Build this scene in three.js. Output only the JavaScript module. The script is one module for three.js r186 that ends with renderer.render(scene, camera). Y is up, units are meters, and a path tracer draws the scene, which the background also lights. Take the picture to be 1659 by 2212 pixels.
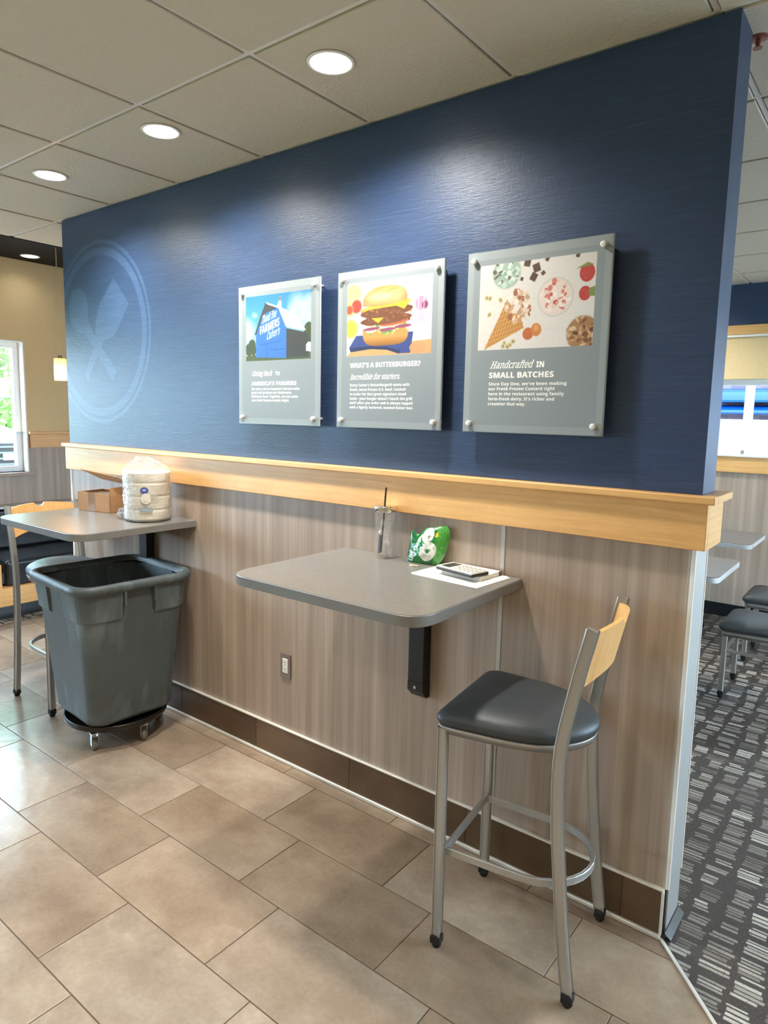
import * as THREE from 'three';
import { RoundedBoxGeometry } from 'three/addons/geometries/RoundedBoxGeometry.js';
import { mergeGeometries } from 'three/addons/utils/BufferGeometryUtils.js';
import { RectAreaLightUniformsLib } from 'three/addons/lights/RectAreaLightUniformsLib.js';

// ---------------------------------------------------------------- camera, sky, exposure
const scene = new THREE.Scene();
const camera = new THREE.PerspectiveCamera(74.29, 1659 / 2212, 0.05, 200);
camera.position.set(4.1267, 1.654, 2.1334);
camera.rotation.set(-0.1285, 0.6589, 0.0209, 'YXZ');
camera.setViewOffset(1659, 2212, 1.83, 22.8, 1659, 2212);
camera.updateProjectionMatrix();
const renderer = new THREE.WebGLRenderer({ antialias: true });
renderer.toneMapping = THREE.LinearToneMapping;
renderer.toneMappingExposure = 0.87;
renderer.shadowMap.enabled = true;
RectAreaLightUniformsLib.init();
scene.background = new THREE.Color().setRGB(0.64, 0.89, 1.14);   // bright overcast sky
scene.backgroundIntensity = 25.0;
const LAMP = new THREE.Color().setRGB(1.0, 0.965, 0.905);          // warm white of the downlights
const SPOT = 11.0;                                                // candela of each downlight

// ---------------------------------------------------------------- helpers
let seed = 12345;
const rnd = () => { seed = (seed * 1664525 + 1013904223) >>> 0; return seed / 4294967296; };
const rr = (a, b) => a + (b - a) * rnd();
const taken = {};
function numbered(n) { const k = taken[n] = (taken[n] ?? -1) + 1; return k ? n + '_' + String(k).padStart(3, '0') : n; }
function shade(o) { o.traverse((m) => { if (m.isMesh) { m.castShadow = true; m.receiveShadow = true; } }); return o; }
function thing(name, label, category, [x, y, z] = [0, 0, 0], turn = 0, group) {
  const o = new THREE.Group(); o.name = numbered(name); o.position.set(x, y, z); o.rotation.y = turn;
  o.userData = { label, category }; if (group) o.userData.group = group;
  scene.add(o); return o;
}
function struct(name) { const o = new THREE.Group(); o.name = name; o.userData = { kind: 'structure' }; scene.add(o); return o; }
function part(name, geo, mat, parent, label) {
  const m = new THREE.Mesh(geo, mat); m.name = name; m.castShadow = m.receiveShadow = true;
  if (label) m.userData.label = label;
  parent.add(m); return m;
}
function single(name, geo, mat, label, category, group) {
  const m = part(numbered(name), geo, mat, scene); m.userData = { label, category }; if (group) m.userData.group = group; return m;
}
// uv in metres by dominant axis
function uvm(geo, ox = 0, oy = 0, swap = false) {
  const g = geo.index ? geo.toNonIndexed() : geo, p = g.attributes.position, uv = new Float32Array(p.count * 2);
  const a = new THREE.Vector3(), b = new THREE.Vector3(), c = new THREE.Vector3();
  for (let i = 0; i < p.count; i += 3) {
    a.fromBufferAttribute(p, i); b.fromBufferAttribute(p, i + 1); c.fromBufferAttribute(p, i + 2);
    const n = b.clone().sub(a).cross(c.clone().sub(a)), x = Math.abs(n.x), y = Math.abs(n.y), z = Math.abs(n.z);
    [a, b, c].forEach((v, k) => {
      let u, w;
      if (x >= y && x >= z) { u = v.z; w = v.y; } else if (y >= z) { u = v.x; w = v.z; } else { u = v.x; w = v.y; }
      if (swap) [u, w] = [w, u];
      uv[(i + k) * 2] = u + ox; uv[(i + k) * 2 + 1] = w + oy;
    });
  }
  g.setAttribute('uv', new THREE.BufferAttribute(uv, 2)); return g;
}
// box given by its limits, edges rounded by r
function bx(x0, x1, y0, y1, z0, z1, r = 0) {
  const w = x1 - x0, h = y1 - y0, d = z1 - z0;
  const g = r ? new RoundedBoxGeometry(w, h, d, 2, Math.min(r, w / 2.01, h / 2.01, d / 2.01)) : new THREE.BoxGeometry(w, h, d);
  g.translate((x0 + x1) / 2, (y0 + y1) / 2, (z0 + z1) / 2); return uvm(g);
}
const merge = (l) => mergeGeometries(l.map((g) => { const n = g.index ? g.toNonIndexed() : g; for (const k of Object.keys(n.attributes)) if (!['position', 'normal', 'uv'].includes(k)) n.deleteAttribute(k); return n; }));
function cyl(r0, r1, h, x, y, z, n = 24) { const g = new THREE.CylinderGeometry(r1, r0, h, n); g.translate(x, y + h / 2, z); return g; }
function lathe(pts, n = 40) { return new THREE.LatheGeometry(pts.map(([r, y]) => new THREE.Vector2(r, y)), n); }
// square bar swept along a path lying in the x-y plane; w across (z), h in the plane
function sweep(pts, w, h, closed = false) {
  const v = pts.map(([x, y]) => new THREE.Vector2(x, y)), pos = [], idx = [], n = v.length;
  for (let i = 0; i < n; i++) {
    const a = v[closed ? (i - 1 + n) % n : Math.max(0, i - 1)], b = v[closed ? (i + 1) % n : Math.min(n - 1, i + 1)];
    const t = b.clone().sub(a).normalize(), nx = -t.y, ny = t.x, c = Math.min(w, h) * 0.14;
    const ring = [[-1, -1], [-1, 1], [1, 1], [1, -1]];
    const oct = [];
    for (const [p, q] of ring) {
      const A = [p * (h / 2 - c), q * w / 2], B = [p * h / 2, q * (w / 2 - c)];
      oct.push(...(p * q > 0 ? [B, A] : [A, B]));
    }
    for (const [o, s] of oct) pos.push(v[i].x + nx * o, v[i].y + ny * o, s);
  }
  const m = 8, last = closed ? n : n - 1;
  for (let i = 0; i < last; i++) for (let k = 0; k < m; k++) {
    const a = i * m + k, b = i * m + (k + 1) % m, c = ((i + 1) % n) * m + k, d = ((i + 1) % n) * m + (k + 1) % m;
    idx.push(a, c, b, b, c, d);
  }
  if (!closed) for (const [o, f] of [[0, 1], [(n - 1) * m, -1]]) for (let k = 1; k < m - 1; k++) idx.push(...(f > 0 ? [o, o + k, o + k + 1] : [o, o + k + 1, o + k]));
  const g = new THREE.BufferGeometry(); g.setAttribute('position', new THREE.Float32BufferAttribute(pos, 3)); g.setIndex(idx);
  const f = g.toNonIndexed(); f.computeVertexNormals(); return uvm(f);
}
function roundRect(w, h, r, x0 = -w / 2, y0 = -h / 2) {
  const s = new THREE.Shape(), x1 = x0 + w, y1 = y0 + h;
  s.moveTo(x0 + r, y0); s.lineTo(x1 - r, y0); s.quadraticCurveTo(x1, y0, x1, y0 + r); s.lineTo(x1, y1 - r); s.quadraticCurveTo(x1, y1, x1 - r, y1);
  s.lineTo(x0 + r, y1); s.quadraticCurveTo(x0, y1, x0, y1 - r); s.lineTo(x0, y0 + r); s.quadraticCurveTo(x0, y0, x0 + r, y0); return s;
}
const extr = (s, depth, bevel = 0, seg = 10) => new THREE.ExtrudeGeometry(s, { depth, curveSegments: seg, bevelEnabled: bevel > 0, bevelSize: bevel, bevelThickness: bevel, bevelSegments: 2, bevelOffset: -bevel });
// lofted rings: each ring is an array of [x, z] with a height
function loft(rings, capTop = true, capBottom = true) {
  const n = rings[0].p.length, pos = [], idx = [];
  for (const r of rings) for (const [x, z] of r.p) pos.push(x, r.y, z);
  for (let i = 0; i < rings.length - 1; i++) for (let k = 0; k < n; k++) {
    const a = i * n + k, b = i * n + (k + 1) % n, c = a + n, d = b + n; idx.push(a, b, c, b, d, c);
  }
  const cap = (o, y, up) => { let cx = 0, cz = 0; for (let k = 0; k < n; k++) { cx += pos[(o + k) * 3] / n; cz += pos[(o + k) * 3 + 2] / n; } const c = pos.length / 3; pos.push(cx, y, cz); for (let k = 0; k < n; k++) idx.push(...(up ? [c, o + (k + 1) % n, o + k].reverse() : [c, o + (k + 1) % n, o + k])); };
  if (capBottom) cap(0, rings[0].y, false);
  if (capTop) cap((rings.length - 1) * n, rings.at(-1).y, true);
  const g = new THREE.BufferGeometry(); g.setAttribute('position', new THREE.Float32BufferAttribute(pos, 3));
  g.setAttribute('uv', new THREE.Float32BufferAttribute(pos.flatMap((_, i) => i % 3 === 0 ? [pos[i] + pos[i + 2], pos[i + 1]] : []), 2));
  g.setIndex(idx); g.computeVertexNormals(); return g;
}
const rrRing = (w, d, r, seg = 6) => { const o = []; for (const [sx, sz, a0] of [[1, 1, 0], [-1, 1, 1], [-1, -1, 2], [1, -1, 3]]) for (let k = 0; k <= seg; k++) { const a = (a0 + k / seg) * Math.PI / 2; o.push([sx * (w / 2 - r) + r * Math.cos(a), sz * (d / 2 - r) + r * Math.sin(a)]); } return o.reverse(); };

// ---------------------------------------------------------------- textures
function hash(x, y, s) { let h = (x * 374761393 + y * 668265263 + s * 982451653) | 0; h = Math.imul(h ^ (h >>> 13), 1274126177); return ((h ^ (h >>> 16)) >>> 0) / 4294967296; }
function vnoise(x, y, px, py, s) { // tiling value noise
  const x0 = Math.floor(x), y0 = Math.floor(y), fx = x - x0, fy = y - y0, u = fx * fx * (3 - 2 * fx), v = fy * fy * (3 - 2 * fy);
  const w = (a, p) => ((a % p) + p) % p, h = (a, b) => hash(w(a, px), w(b, py), s);
  return (h(x0, y0) * (1 - u) + h(x0 + 1, y0) * u) * (1 - v) + (h(x0, y0 + 1) * (1 - u) + h(x0 + 1, y0 + 1) * u) * v;
}
function fbm(u, v, fx, fy, oct, s) { let a = 0, w = 0.5, t = 0; for (let o = 0; o < oct; o++) { a += w * vnoise(u * fx, v * fy, fx, fy, s + o); t += w; w *= 0.55; fx *= 2; fy *= 2; } return a / t; }
function dataTex(w, h, fn, srgb = true, metres = [1, 1]) {
  const d = new Uint8Array(w * h * 4);
  for (let y = 0; y < h; y++) for (let x = 0; x < w; x++) { const c = fn(x / w, y / h), i = (y * w + x) * 4; for (let k = 0; k < 3; k++) d[i + k] = Math.max(0, Math.min(255, (Array.isArray(c) ? c[k] : c))); d[i + 3] = 255; }
  const t = new THREE.DataTexture(d, w, h); t.magFilter = THREE.LinearFilter; t.minFilter = THREE.LinearMipmapLinearFilter; t.generateMipmaps = true;
  t.wrapS = t.wrapT = THREE.RepeatWrapping; t.repeat.set(1 / metres[0], 1 / metres[1]); if (srgb) t.colorSpace = THREE.SRGBColorSpace; t.needsUpdate = true; return t;
}
const mixc = (a, b, t) => a.map((v, i) => v + (b[i] - v) * t);
function canvas(w, h) { const c = document.createElement('canvas'); c.width = w; c.height = h; return [c, c.getContext('2d')]; }
function canTex(c) { const t = new THREE.CanvasTexture(c); t.colorSpace = THREE.SRGBColorSpace; t.anisotropy = 8; return t; }
const std = (o) => new THREE.MeshStandardMaterial(o), phy = (o) => new THREE.MeshPhysicalMaterial(o);

const laminateTex = dataTex(1024, 512, (u, v) => {
  const a = fbm(u, v, 70, 1, 3, 3), b = fbm(u, v, 14, 2, 3, 11), c = fbm(u, v, 240, 6, 2, 23);
  const t = 0.5 * a + 0.35 * b + 0.15 * c; const k = Math.max(0, Math.min(1, (t - 0.27) / 0.46));
  return mixc([149, 131, 116], [184, 166, 148], k);
}, true, [1.6, 1.6]);
const mapleTex = dataTex(1024, 512, (u, v) => {
  const w = v + 0.05 * fbm(u, v, 3, 3, 3, 5), a = fbm(u, w, 4, 60, 3, 7), b = fbm(u, v, 5, 4, 3, 9), f = fbm(u, v, 60, 120, 2, 13);
  const k = 0.4 * a + 0.45 * b + 0.15 * f; return mixc([214, 160, 96], [238, 190, 124], Math.max(0, Math.min(1, (k - 0.25) * 2)));
}, true, [1.1, 0.55]);
const stoneTex = dataTex(1024, 1024, (u, v) => {
  const a = fbm(u + 0.1 * fbm(u, v, 4, 4, 3, 40), v, 5, 8, 5, 31), b = fbm(u, v, 14, 14, 4, 37), f = fbm(u, v, 180, 180, 2, 43);
  const r = 1 - Math.abs(2 * fbm(u + 0.06 * b, v + 0.12 * a, 4, 7, 4, 47) - 1), vein = Math.pow(Math.max(0, r), 9) * (0.3 + 0.7 * fbm(u, v, 6, 6, 2, 49));
  const k = Math.max(0, Math.min(1.15, (0.56 * a + 0.32 * b + 0.12 * f - 0.3) * 2.5 + 0.3 * vein));
  return mixc([144, 125, 106], [183, 166, 146], k);
}, true, [1.8, 1.8]);
const stoneBump = dataTex(512, 512, (u, v) => 255 * (0.6 * fbm(u, v, 24, 24, 4, 51) + 0.4 * fbm(u, v, 8, 8, 3, 53)), false, [0.9, 0.9]);
const ceilBump = dataTex(512, 512, (u, v) => 255 * Math.pow(fbm(u, v, 60, 60, 3, 61), 1.2), false, [0.6, 0.6]);
const speckTex = dataTex(512, 512, (u, v) => { const f = fbm(u, v, 150, 150, 2, 71), c = fbm(u, v, 20, 20, 3, 73); const k = 122 + 26 * (f - 0.5) + 8 * (c - 0.5); return [k, k - 3, k - 9]; }, true, [0.5, 0.5]);
const vinylBump = dataTex(256, 256, (u, v) => 255 * fbm(u, v, 60, 60, 3, 81), false, [0.15, 0.15]);
const linenBump = dataTex(512, 512, (u, v) => 255 * (0.6 * fbm(u, v, 12, 200, 2, 91) + 0.4 * fbm(u, v, 220, 30, 2, 93)), false, [0.35, 0.35]);
const plasticTex = dataTex(512, 512, (u, v) => { const a = fbm(u, v, 9, 3, 4, 101), f = fbm(u, v, 120, 120, 2, 103), s = Math.max(0, fbm(u, v, 12, 4, 5, 107) - 0.54) * 4; const k = 84 + 12 * (a - 0.5) + 8 * (f - 0.5) + 26 * s; return [k * 0.95, k * 1.06, k * 1.08]; }, true, [1.1, 1.1]);
const cardTex = dataTex(256, 256, (u, v) => mixc([168, 124, 84], [192, 148, 106], fbm(u, v, 60, 8, 3, 111)), true, [0.3, 0.3]);
const tanTex = dataTex(256, 256, (u, v) => mixc([214, 190, 142], [226, 202, 154], fbm(u, v, 60, 60, 3, 121)), true, [0.6, 0.6]);
const carpetTex = (() => {
  const [c, g] = canvas(1024, 1024); g.fillStyle = 'rgb(58,51,45)'; g.fillRect(0, 0, 1024, 1024);
  for (let col = 0; col < 14; col++) {                               // columns of short stacked bars
    let y = 0; const x0 = col * 1024 / 14;
    while (y < 1024) {
      const n = 2 + Math.floor(rnd() * 4), w = rr(38, 66), ox = rr(2, 70 - w), tone = rr(0.15, 1);
      for (let k = 0; k < n && y < 1016; k++) {
        const h = rr(5, 12), t = Math.max(0, Math.min(1, tone + rr(-0.25, 0.2))), q = mixc([84, 78, 70], [196, 190, 176], t);
        g.fillStyle = `rgb(${q.map(Math.round)})`; g.fillRect(x0 + ox + rr(-3, 3), y, w + rr(-8, 4), h); y += h + rr(2, 6);
      }
      y += rr(6, 26);
    }
  }
  for (let i = 0; i < 26000; i++) { g.fillStyle = rnd() < 0.5 ? 'rgba(20,16,12,0.28)' : 'rgba(200,190,175,0.08)'; g.fillRect(rnd() * 1024, rnd() * 1024, 3, 2); }
  const t = canTex(c); t.wrapS = t.wrapT = THREE.RepeatWrapping; t.repeat.set(1 / 1.35, 1 / 1.35); return t;
})();
const crinkleBump = dataTex(256, 256, (u, v) => 255 * Math.abs(2 * fbm(u, v, 14, 14, 4, 151) - 1), false, [0.25, 0.25]);
const carpetBump = dataTex(256, 256, (u, v) => 255 * fbm(u, v, 90, 90, 2, 131), false, [0.25, 0.25]);

// ---------------------------------------------------------------- materials
const M = {
  laminate: std({ map: laminateTex, roughness: 0.42 }),
  maple: std({ map: mapleTex, roughness: 0.38 }),
  mapleY: (() => { const t = mapleTex.clone(); t.rotation = Math.PI / 2; t.needsUpdate = true; return std({ map: t, roughness: 0.38 }); })(),
  tile: [0xffffff, 0xf4eee8, 0xe9e4de].map((c) => phy({ map: stoneTex, color: c, roughness: 0.23, bumpMap: stoneBump, bumpScale: 0.001, specularIntensity: 1 })),
  baseTile: [0xa08c74, 0x94826c, 0x8a7862].map((c) => phy({ map: stoneTex, color: c, roughness: 0.4, bumpMap: stoneBump, bumpScale: 0.0008 })),
  grout: std({ color: 0x6a5646, roughness: 0.95 }),
  ceil: std({ color: 0xcac0ac, roughness: 0.75, bumpMap: ceilBump, bumpScale: 0.0016 }),
  tbar: std({ color: 0xdedbd2, roughness: 0.4 }),
  blackCeil: std({ color: 0x080706, roughness: 0.9 }),
  tan: std({ map: tanTex, roughness: 0.8 }),
  plaster: std({ color: 0xcbb894, roughness: 0.85 }),
  navyPlain: std({ color: 0x2f4364, roughness: 0.4, bumpMap: linenBump, bumpScale: 0.0006 }),
  alu: std({ color: 0xe9e6dc, roughness: 0.3, metalness: 0.35 }),
  aluSoft: std({ color: 0xb8b6b0, roughness: 0.45, metalness: 0.6 }),
  silver: phy({ color: 0xb6b5b1, roughness: 0.34, metalness: 0.65 }),
  satin: std({ color: 0xf0efec, roughness: 0.3, metalness: 0.45 }),
  chrome: std({ color: 0xe4e4e2, roughness: 0.12, metalness: 1 }),
  white: std({ color: 0xeceae4, roughness: 0.5 }),
  black: std({ color: 0x0d0d0d, roughness: 0.45 }),
  rubber: std({ color: 0x151210, roughness: 0.7 }),
  cove: std({ color: 0x1a1d20, roughness: 0.22 }),
  vinyl: phy({ color: 0x3b4042, roughness: 0.46, bumpMap: vinylBump, bumpScale: 0.0004 }),
  blackVinyl: phy({ color: 0x1d1f22, roughness: 0.24, bumpMap: vinylBump, bumpScale: 0.0004 }),
  top: phy({ map: speckTex, roughness: 0.28 }),
  edge: phy({ color: 0x8b8a86, roughness: 0.3, metalness: 0.3 }),
  bin: std({ map: plasticTex, roughness: 0.5 }),
  glass: phy({ color: 0xffffff, transmission: 1, thickness: 0, roughness: 0, ior: 1.45 }),
  dimmedGlass: phy({ color: new THREE.Color().setRGB(0.25, 0.27, 0.3), transmission: 1, thickness: 0, roughness: 0, ior: 1.45 }),  // far window glass, darkened in colour to hold down the bright view
  plasticFilm: phy({ color: 0xffffff, transmission: 0.9, thickness: 0, roughness: 0.08, ior: 1.45, bumpMap: crinkleBump, bumpScale: 0.009 }),
  card: std({ map: cardTex, roughness: 0.85 }),
  carpet: std({ map: carpetTex, roughness: 0.55, bumpMap: carpetBump, bumpScale: 0.002 }),
  brown: std({ color: 0x66513f, roughness: 0.5 }),
};
function glow(c, e) { return std({ color: 0xffffff, emissive: c, emissiveIntensity: e, roughness: 0.5 }); }

// ---------------------------------------------------------------- room shell
const H = 2.757, XL = -2.0, XR = 6.6, ZF = -4.1, ZB = 5.6, WALL = 3.66;
// carpet edge: diagonal from the end of the partition
const edgeX = (z) => 3.648 + 0.92 * (z - 0.004);
function clip(poly, inside, cut) { const o = []; for (let i = 0; i < poly.length; i++) { const a = poly[i], b = poly[(i + 1) % poly.length], ia = inside(a), ib = inside(b); if (ia) o.push(a); if (ia !== ib) o.push(cut(a, b)); } return o; }
const sideOf = ([x, z]) => x - edgeX(z);
const cutDiag = (a, b) => { const t = sideOf(a) / (sideOf(a) - sideOf(b)); return [a[0] + t * (b[0] - a[0]), a[1] + t * (b[1] - a[1])]; };
function slab(poly, y0, y1, bevel = 0) {
  const s = new THREE.Shape(poly.map(([x, z]) => new THREE.Vector2(x, -z))); const g = extr(s, y1 - y0 - 2 * bevel, bevel, 2);
  g.rotateX(-Math.PI / 2); g.translate(0, y0 + bevel, 0); return g;
}
{
  const floor = struct('floor');
  part('grout_bed', bx(XL - 0.2, XR + 0.2, -0.12, -0.0025, ZF - 0.2, ZB + 0.2), M.grout, floor);
  const TL = 0.6123, TW = 0.3041, G = 0.0017;
  const variants = [];
  for (let k = 0; k < 8; k++) variants.push(uvm(bx(-TL / 2 + G, TL / 2 - G, -0.02, 0, -TW / 2 + G, TW / 2 - G, 0.0016), 0.43 * k, 0.29 * k));
  for (let r = -8; r < 18; r++) {
    const z0 = 0.0786 + TW * r, z1 = z0 + TW, ph = 0.353 + 0.2045 * r;
    for (let c = -8; c < 16; c++) {
      const x0 = ph + TL * c - TL * Math.floor(ph / TL), x1 = x0 + TL;
      let X0 = Math.max(x0, -1.2), X1 = Math.min(x1, XR), Z0 = z0, Z1 = Math.min(z1, ZB);
      if (X1 - X0 < 0.03 || Z1 - Z0 < 0.02) continue;
      if (z0 < 0) { if (z1 <= 0.08) X1 = Math.min(X1, x0 > 0 ? X1 : X1); }
      if (r === -1) { if (X0 > -0.05) Z0 = 0.012; }
      if (r < -1 && X0 > -0.6) continue;
      let poly = [[X0 + G, Z0 + G], [X1 - G, Z0 + G], [X1 - G, Z1 - G], [X0 + G, Z1 - G]];
      const full = X0 === x0 && X1 === x1 && Z0 === z0 && Z1 === z1 && poly.every((p) => sideOf(p) < -0.01);
      const mat = M.tile[Math.floor(rnd() * 3)], v = variants[Math.floor(rnd() * 8)];
      if (full) { const m = part('floor_tile', v, mat, floor); m.position.set((x0 + x1) / 2, 0, (z0 + z1) / 2); if (rnd() < 0.5) m.rotation.y = Math.PI; continue; }
      poly = clip(poly, (p) => sideOf(p) < -0.01, (a, b) => { const t = (sideOf(a) + 0.01) / (sideOf(a) - sideOf(b)); return [a[0] + t * (b[0] - a[0]), a[1] + t * (b[1] - a[1])]; });
      if (poly.length < 3) continue;
      part('floor_tile', uvm(slab(poly, -0.02, 0), rnd() * 3, rnd() * 3), mat, floor);
    }
  }
  const zEnd = 0.004 + (XR - 3.648) / 0.92;
  part('carpet', uvm(slab([[0.02, ZF], [XR, ZF], [XR, zEnd], [3.65, 0.002], [3.65, -0.14], [0.02, -0.14]], -0.02, 0.003)), M.carpet, floor);
  part('carpet', uvm(slab([[XL, ZF], [0.02, ZF], [0.02, -2.1], [-1.2, -2.1], [-1.2, ZB], [XL, ZB]], -0.02, 0.003)), M.carpet, floor);
  const trim = struct('trim_1'); trim.userData.label = 'thin metal strip between floor tile and carpet';
  const a = [3.648, 0.004], b = [XR, zEnd], L = Math.hypot(b[0] - a[0], b[1] - a[1]);
  const g = bx(0, L, 0, 0.006, -0.006, 0.006, 0.002); g.rotateY(-Math.atan2(b[1] - a[1], b[0] - a[0])); g.translate(a[0] - 0.004, 0, a[1] + 0.004); part('carpet_strip', g, M.alu, trim);
}
{ // ceiling: lay-in tiles in a recessed grid
  const ceiling = struct('ceiling'), S = 0.6096, gx = 0.5521 - 2 * S, gz = 0.0014;
  part('ceiling_deck', bx(gx, XR + 0.2, H + 0.02, H + 0.2, ZF - 0.2, ZB + 0.2), M.blackCeil, ceiling);
  part('ceiling_deck', bx(XL - 0.2, gx, 2.89, 3.05, ZF - 0.2, ZB + 0.2), M.blackCeil, ceiling, 'black raised ceiling along the window wall');
  part('ceiling_riser', bx(gx - 0.02, gx, H - 0.004, 2.9, ZF, ZB), M.blackCeil, ceiling);
  const tiles = []; for (let k = 0; k < 4; k++) tiles.push(uvm(bx(-S / 2 + 0.0125, S / 2 - 0.0125, 0, 0.016, -S / 2 + 0.0125, S / 2 - 0.0125, 0.003), 0.17 * k, 0.31 * k));
  const bar = bx(-S / 2, S / 2, 0.0065, 0.012, -0.0085, 0.0085), barZ = bx(-0.0085, 0.0085, 0.0065, 0.012, -S / 2, S / 2);
  for (let i = 0; i < 12; i++) for (let k = -7; k < 10; k++) {
    const x = gx + S * (i + 0.5), z = gz + S * (k + 0.5); if (z + S / 2 > ZB + 0.4) continue;
    part('ceiling_tile', tiles[Math.floor(rnd() * 4)], M.ceil, ceiling).position.set(x, H, z);
    part('grid_bar', bar, M.tbar, ceiling).position.set(x, H, z - S / 2);
    part('grid_bar', barZ, M.tbar, ceiling).position.set(x - S / 2, H, z);
  }
}
// walls with openings: the shape lies in (u, y)
function holeWall(u0, u1, y0, y1, holes, depth) {
  const s = new THREE.Shape([[u0, y0], [u1, y0], [u1, y1], [u0, y1]].map(([a, b]) => new THREE.Vector2(a, b)));
  for (const [a, b, c, d] of holes) s.holes.push(new THREE.Path([[a, c], [b, c], [b, d], [a, d]].map(([x, y]) => new THREE.Vector2(x, y))));
  return extr(s, depth);
}
const RAIL0 = 1.275, RAIL1 = 1.414, CAP = 1.437;
function windowUnit(name, parentMat, w, y0, y1, mullions, place, glass = M.glass) { // frame + panes + sill in local (x along, z outwards to the room)
  const o = struct(name); place(o);
  const f = 0.05;
  part('frame', merge([bx(0, w, y1 - f, y1, -0.06, 0, 0.004), bx(0, w, y0, y0 + f, -0.06, 0, 0.004), bx(0, f, y0 + f, y1 - f, -0.06, 0, 0.004), bx(w - f, w, y0 + f, y1 - f, -0.06, 0, 0.004)]), parentMat, o);
  const xs = [f, ...mullions.flatMap((m) => [m - 0.032, m + 0.032]), w - f];
  for (const m of mullions) part('mullion', bx(m - 0.032, m + 0.032, y0 + f, y1 - f, -0.06, 0.002, 0.004), parentMat, o);
  for (let i = 0; i < xs.length; i += 2) { const g = new THREE.PlaneGeometry(xs[i + 1] - xs[i], y1 - y0 - 2 * f); g.translate((xs[i] + xs[i + 1]) / 2, (y0 + y1) / 2, -0.035); part('pane', g, glass, o); }
  return o;
}
const winFrame = std({ color: 0xf2f4f4, roughness: 0.4 });
{ // left window wall (plane x = -2)
  const w = struct('wall_left');
  const holes = [[-0.655, 1.35, 1.085, 2.215], [1.75, 4.95, 1.085, 2.215]];
  const u = (g) => { g.rotateY(-Math.PI / 2); g.translate(XL, 0, 0); return uvm(g); };      // u -> z
  const flip = holes.map(([a, b, c, d]) => [a, b, c, d]);
  part('wall_face', u(holeWall(ZF, ZB, CAP, 2.9, flip.map(([a, b, c, d]) => [a, b, CAP + 0.0001, d]), 0.16)), M.tan, w);
  part('wainscot', u(holeWall(ZF, ZB, 0, CAP, flip.map(([a, b, c, d]) => [a, b, c, CAP - 0.0001]), 0.16)), M.laminate, w);
  const segs = [[ZF, -0.67], [1.365, 1.735], [4.965, ZB]];
  for (const [a, b] of segs) {
    part('chair_rail', bx(XL, XL + 0.025, RAIL0 + 0.02, RAIL1, a, b, 0.003), M.maple, w);
    part('rail_cap', bx(XL, XL + 0.045, RAIL1, CAP, a, b + 0.012, 0.004), M.maple, w);
  }
  for (const [a, b, c, d] of holes) {
    part('window_casing', merge([bx(XL - 0.158, XL + 0.012, c, d - 0.002, a + 0.0005, a + 0.014, 0.003), bx(XL - 0.158, XL + 0.012, c, d - 0.002, b - 0.014, b - 0.0005, 0.003), bx(XL - 0.158, XL + 0.012, d - 0.014, d - 0.0005, a + 0.001, b - 0.001, 0.003)]), M.white, w);
    part('window_sill', bx(XL - 0.15, XL + 0.05, c - 0.028, c, a - 0.05, b + 0.05, 0.004), M.laminate, w);
  }
  holes.forEach(([a, b, c, d], i) => windowUnit('window_' + (i + 1), winFrame, b - a - 0.028, c + 0.0005, d - 0.014, i ? [1.06, 2.12] : [1.0], (o) => { o.position.set(XL - 0.07, 0, b - 0.014); o.rotation.y = Math.PI / 2; }));
}
{ // far wall (plane z = -4.1)
  const w = struct('wall_far');
  const A = 1.2, B = 5.9, c = 1.385, d = 2.0;
  const t = (g) => { g.translate(0, 0, ZF - 0.16); return uvm(g); };
  part('wall_face', t(holeWall(XL, XR, CAP - 0.07, 2.355, [[A, B, c, d]], 0.16)), M.tan, w);
  part('upper_band', bx(XL, XR, 2.43, 2.9, ZF - 0.16, ZF + 0.004), M.navyPlain, w);
  part('head_board', bx(XL, XR, 2.355, 2.43, ZF - 0.16, ZF + 0.03, 0.004), M.maple, w);
  part('head_strip', bx(XL, XR, 2.335, 2.355, ZF, ZF + 0.022, 0.003), M.white, w);
  part('wainscot', bx(XL, XR, 0, 1.24, ZF - 0.16, ZF), M.laminate, w);
  part('chair_rail', bx(XL, XR, 1.235, 1.365, ZF - 0.16, ZF + 0.025, 0.003), M.maple, w);
  part('window_sill', bx(A - 0.04, B + 0.04, 1.365, 1.386, ZF - 0.15, ZF + 0.045, 0.004), M.white, w);
  const b = struct('baseboard_far'); part('base_cove', bx(0.02, XR, 0.003, 0.115, ZF, ZF + 0.012, 0.004), M.cove, b);
  windowUnit('window_3', winFrame, B - A, c, d, [1.845 - 0.95, 1.845, 1.845 + 0.95, 1.845 + 1.9], (o) => { o.position.set(A, 0, ZF - 0.05); }, M.dimmedGlass);
}
{ // right and back walls close the room outside the frame
  const w = struct('wall_right'), holes = [[-3.9, -0.7, 0.8, 2.3]];
  const u = (g) => { g.rotateY(-Math.PI / 2); g.translate(XR + 0.16, 0, 0); return uvm(g); };
  part('wall_face', u(holeWall(ZF, ZB, 0, 2.9, holes, 0.16)), M.plaster, w);
  holes.forEach(([a, b, c, d], i) => windowUnit('window_' + (4 + i), winFrame, b - a, c, d, [(b - a) / 2], (o) => { o.position.set(XR + 0.07, 0, a); o.rotation.y = -Math.PI / 2; }));  // unseen window, added for daylight on the partition end and carpet
  const k = struct('wall_back'); part('wall_face', bx(XL - 0.16, XR + 0.16, 0, 3.0, ZB, ZB + 0.16), M.plaster, k);
}

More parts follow.
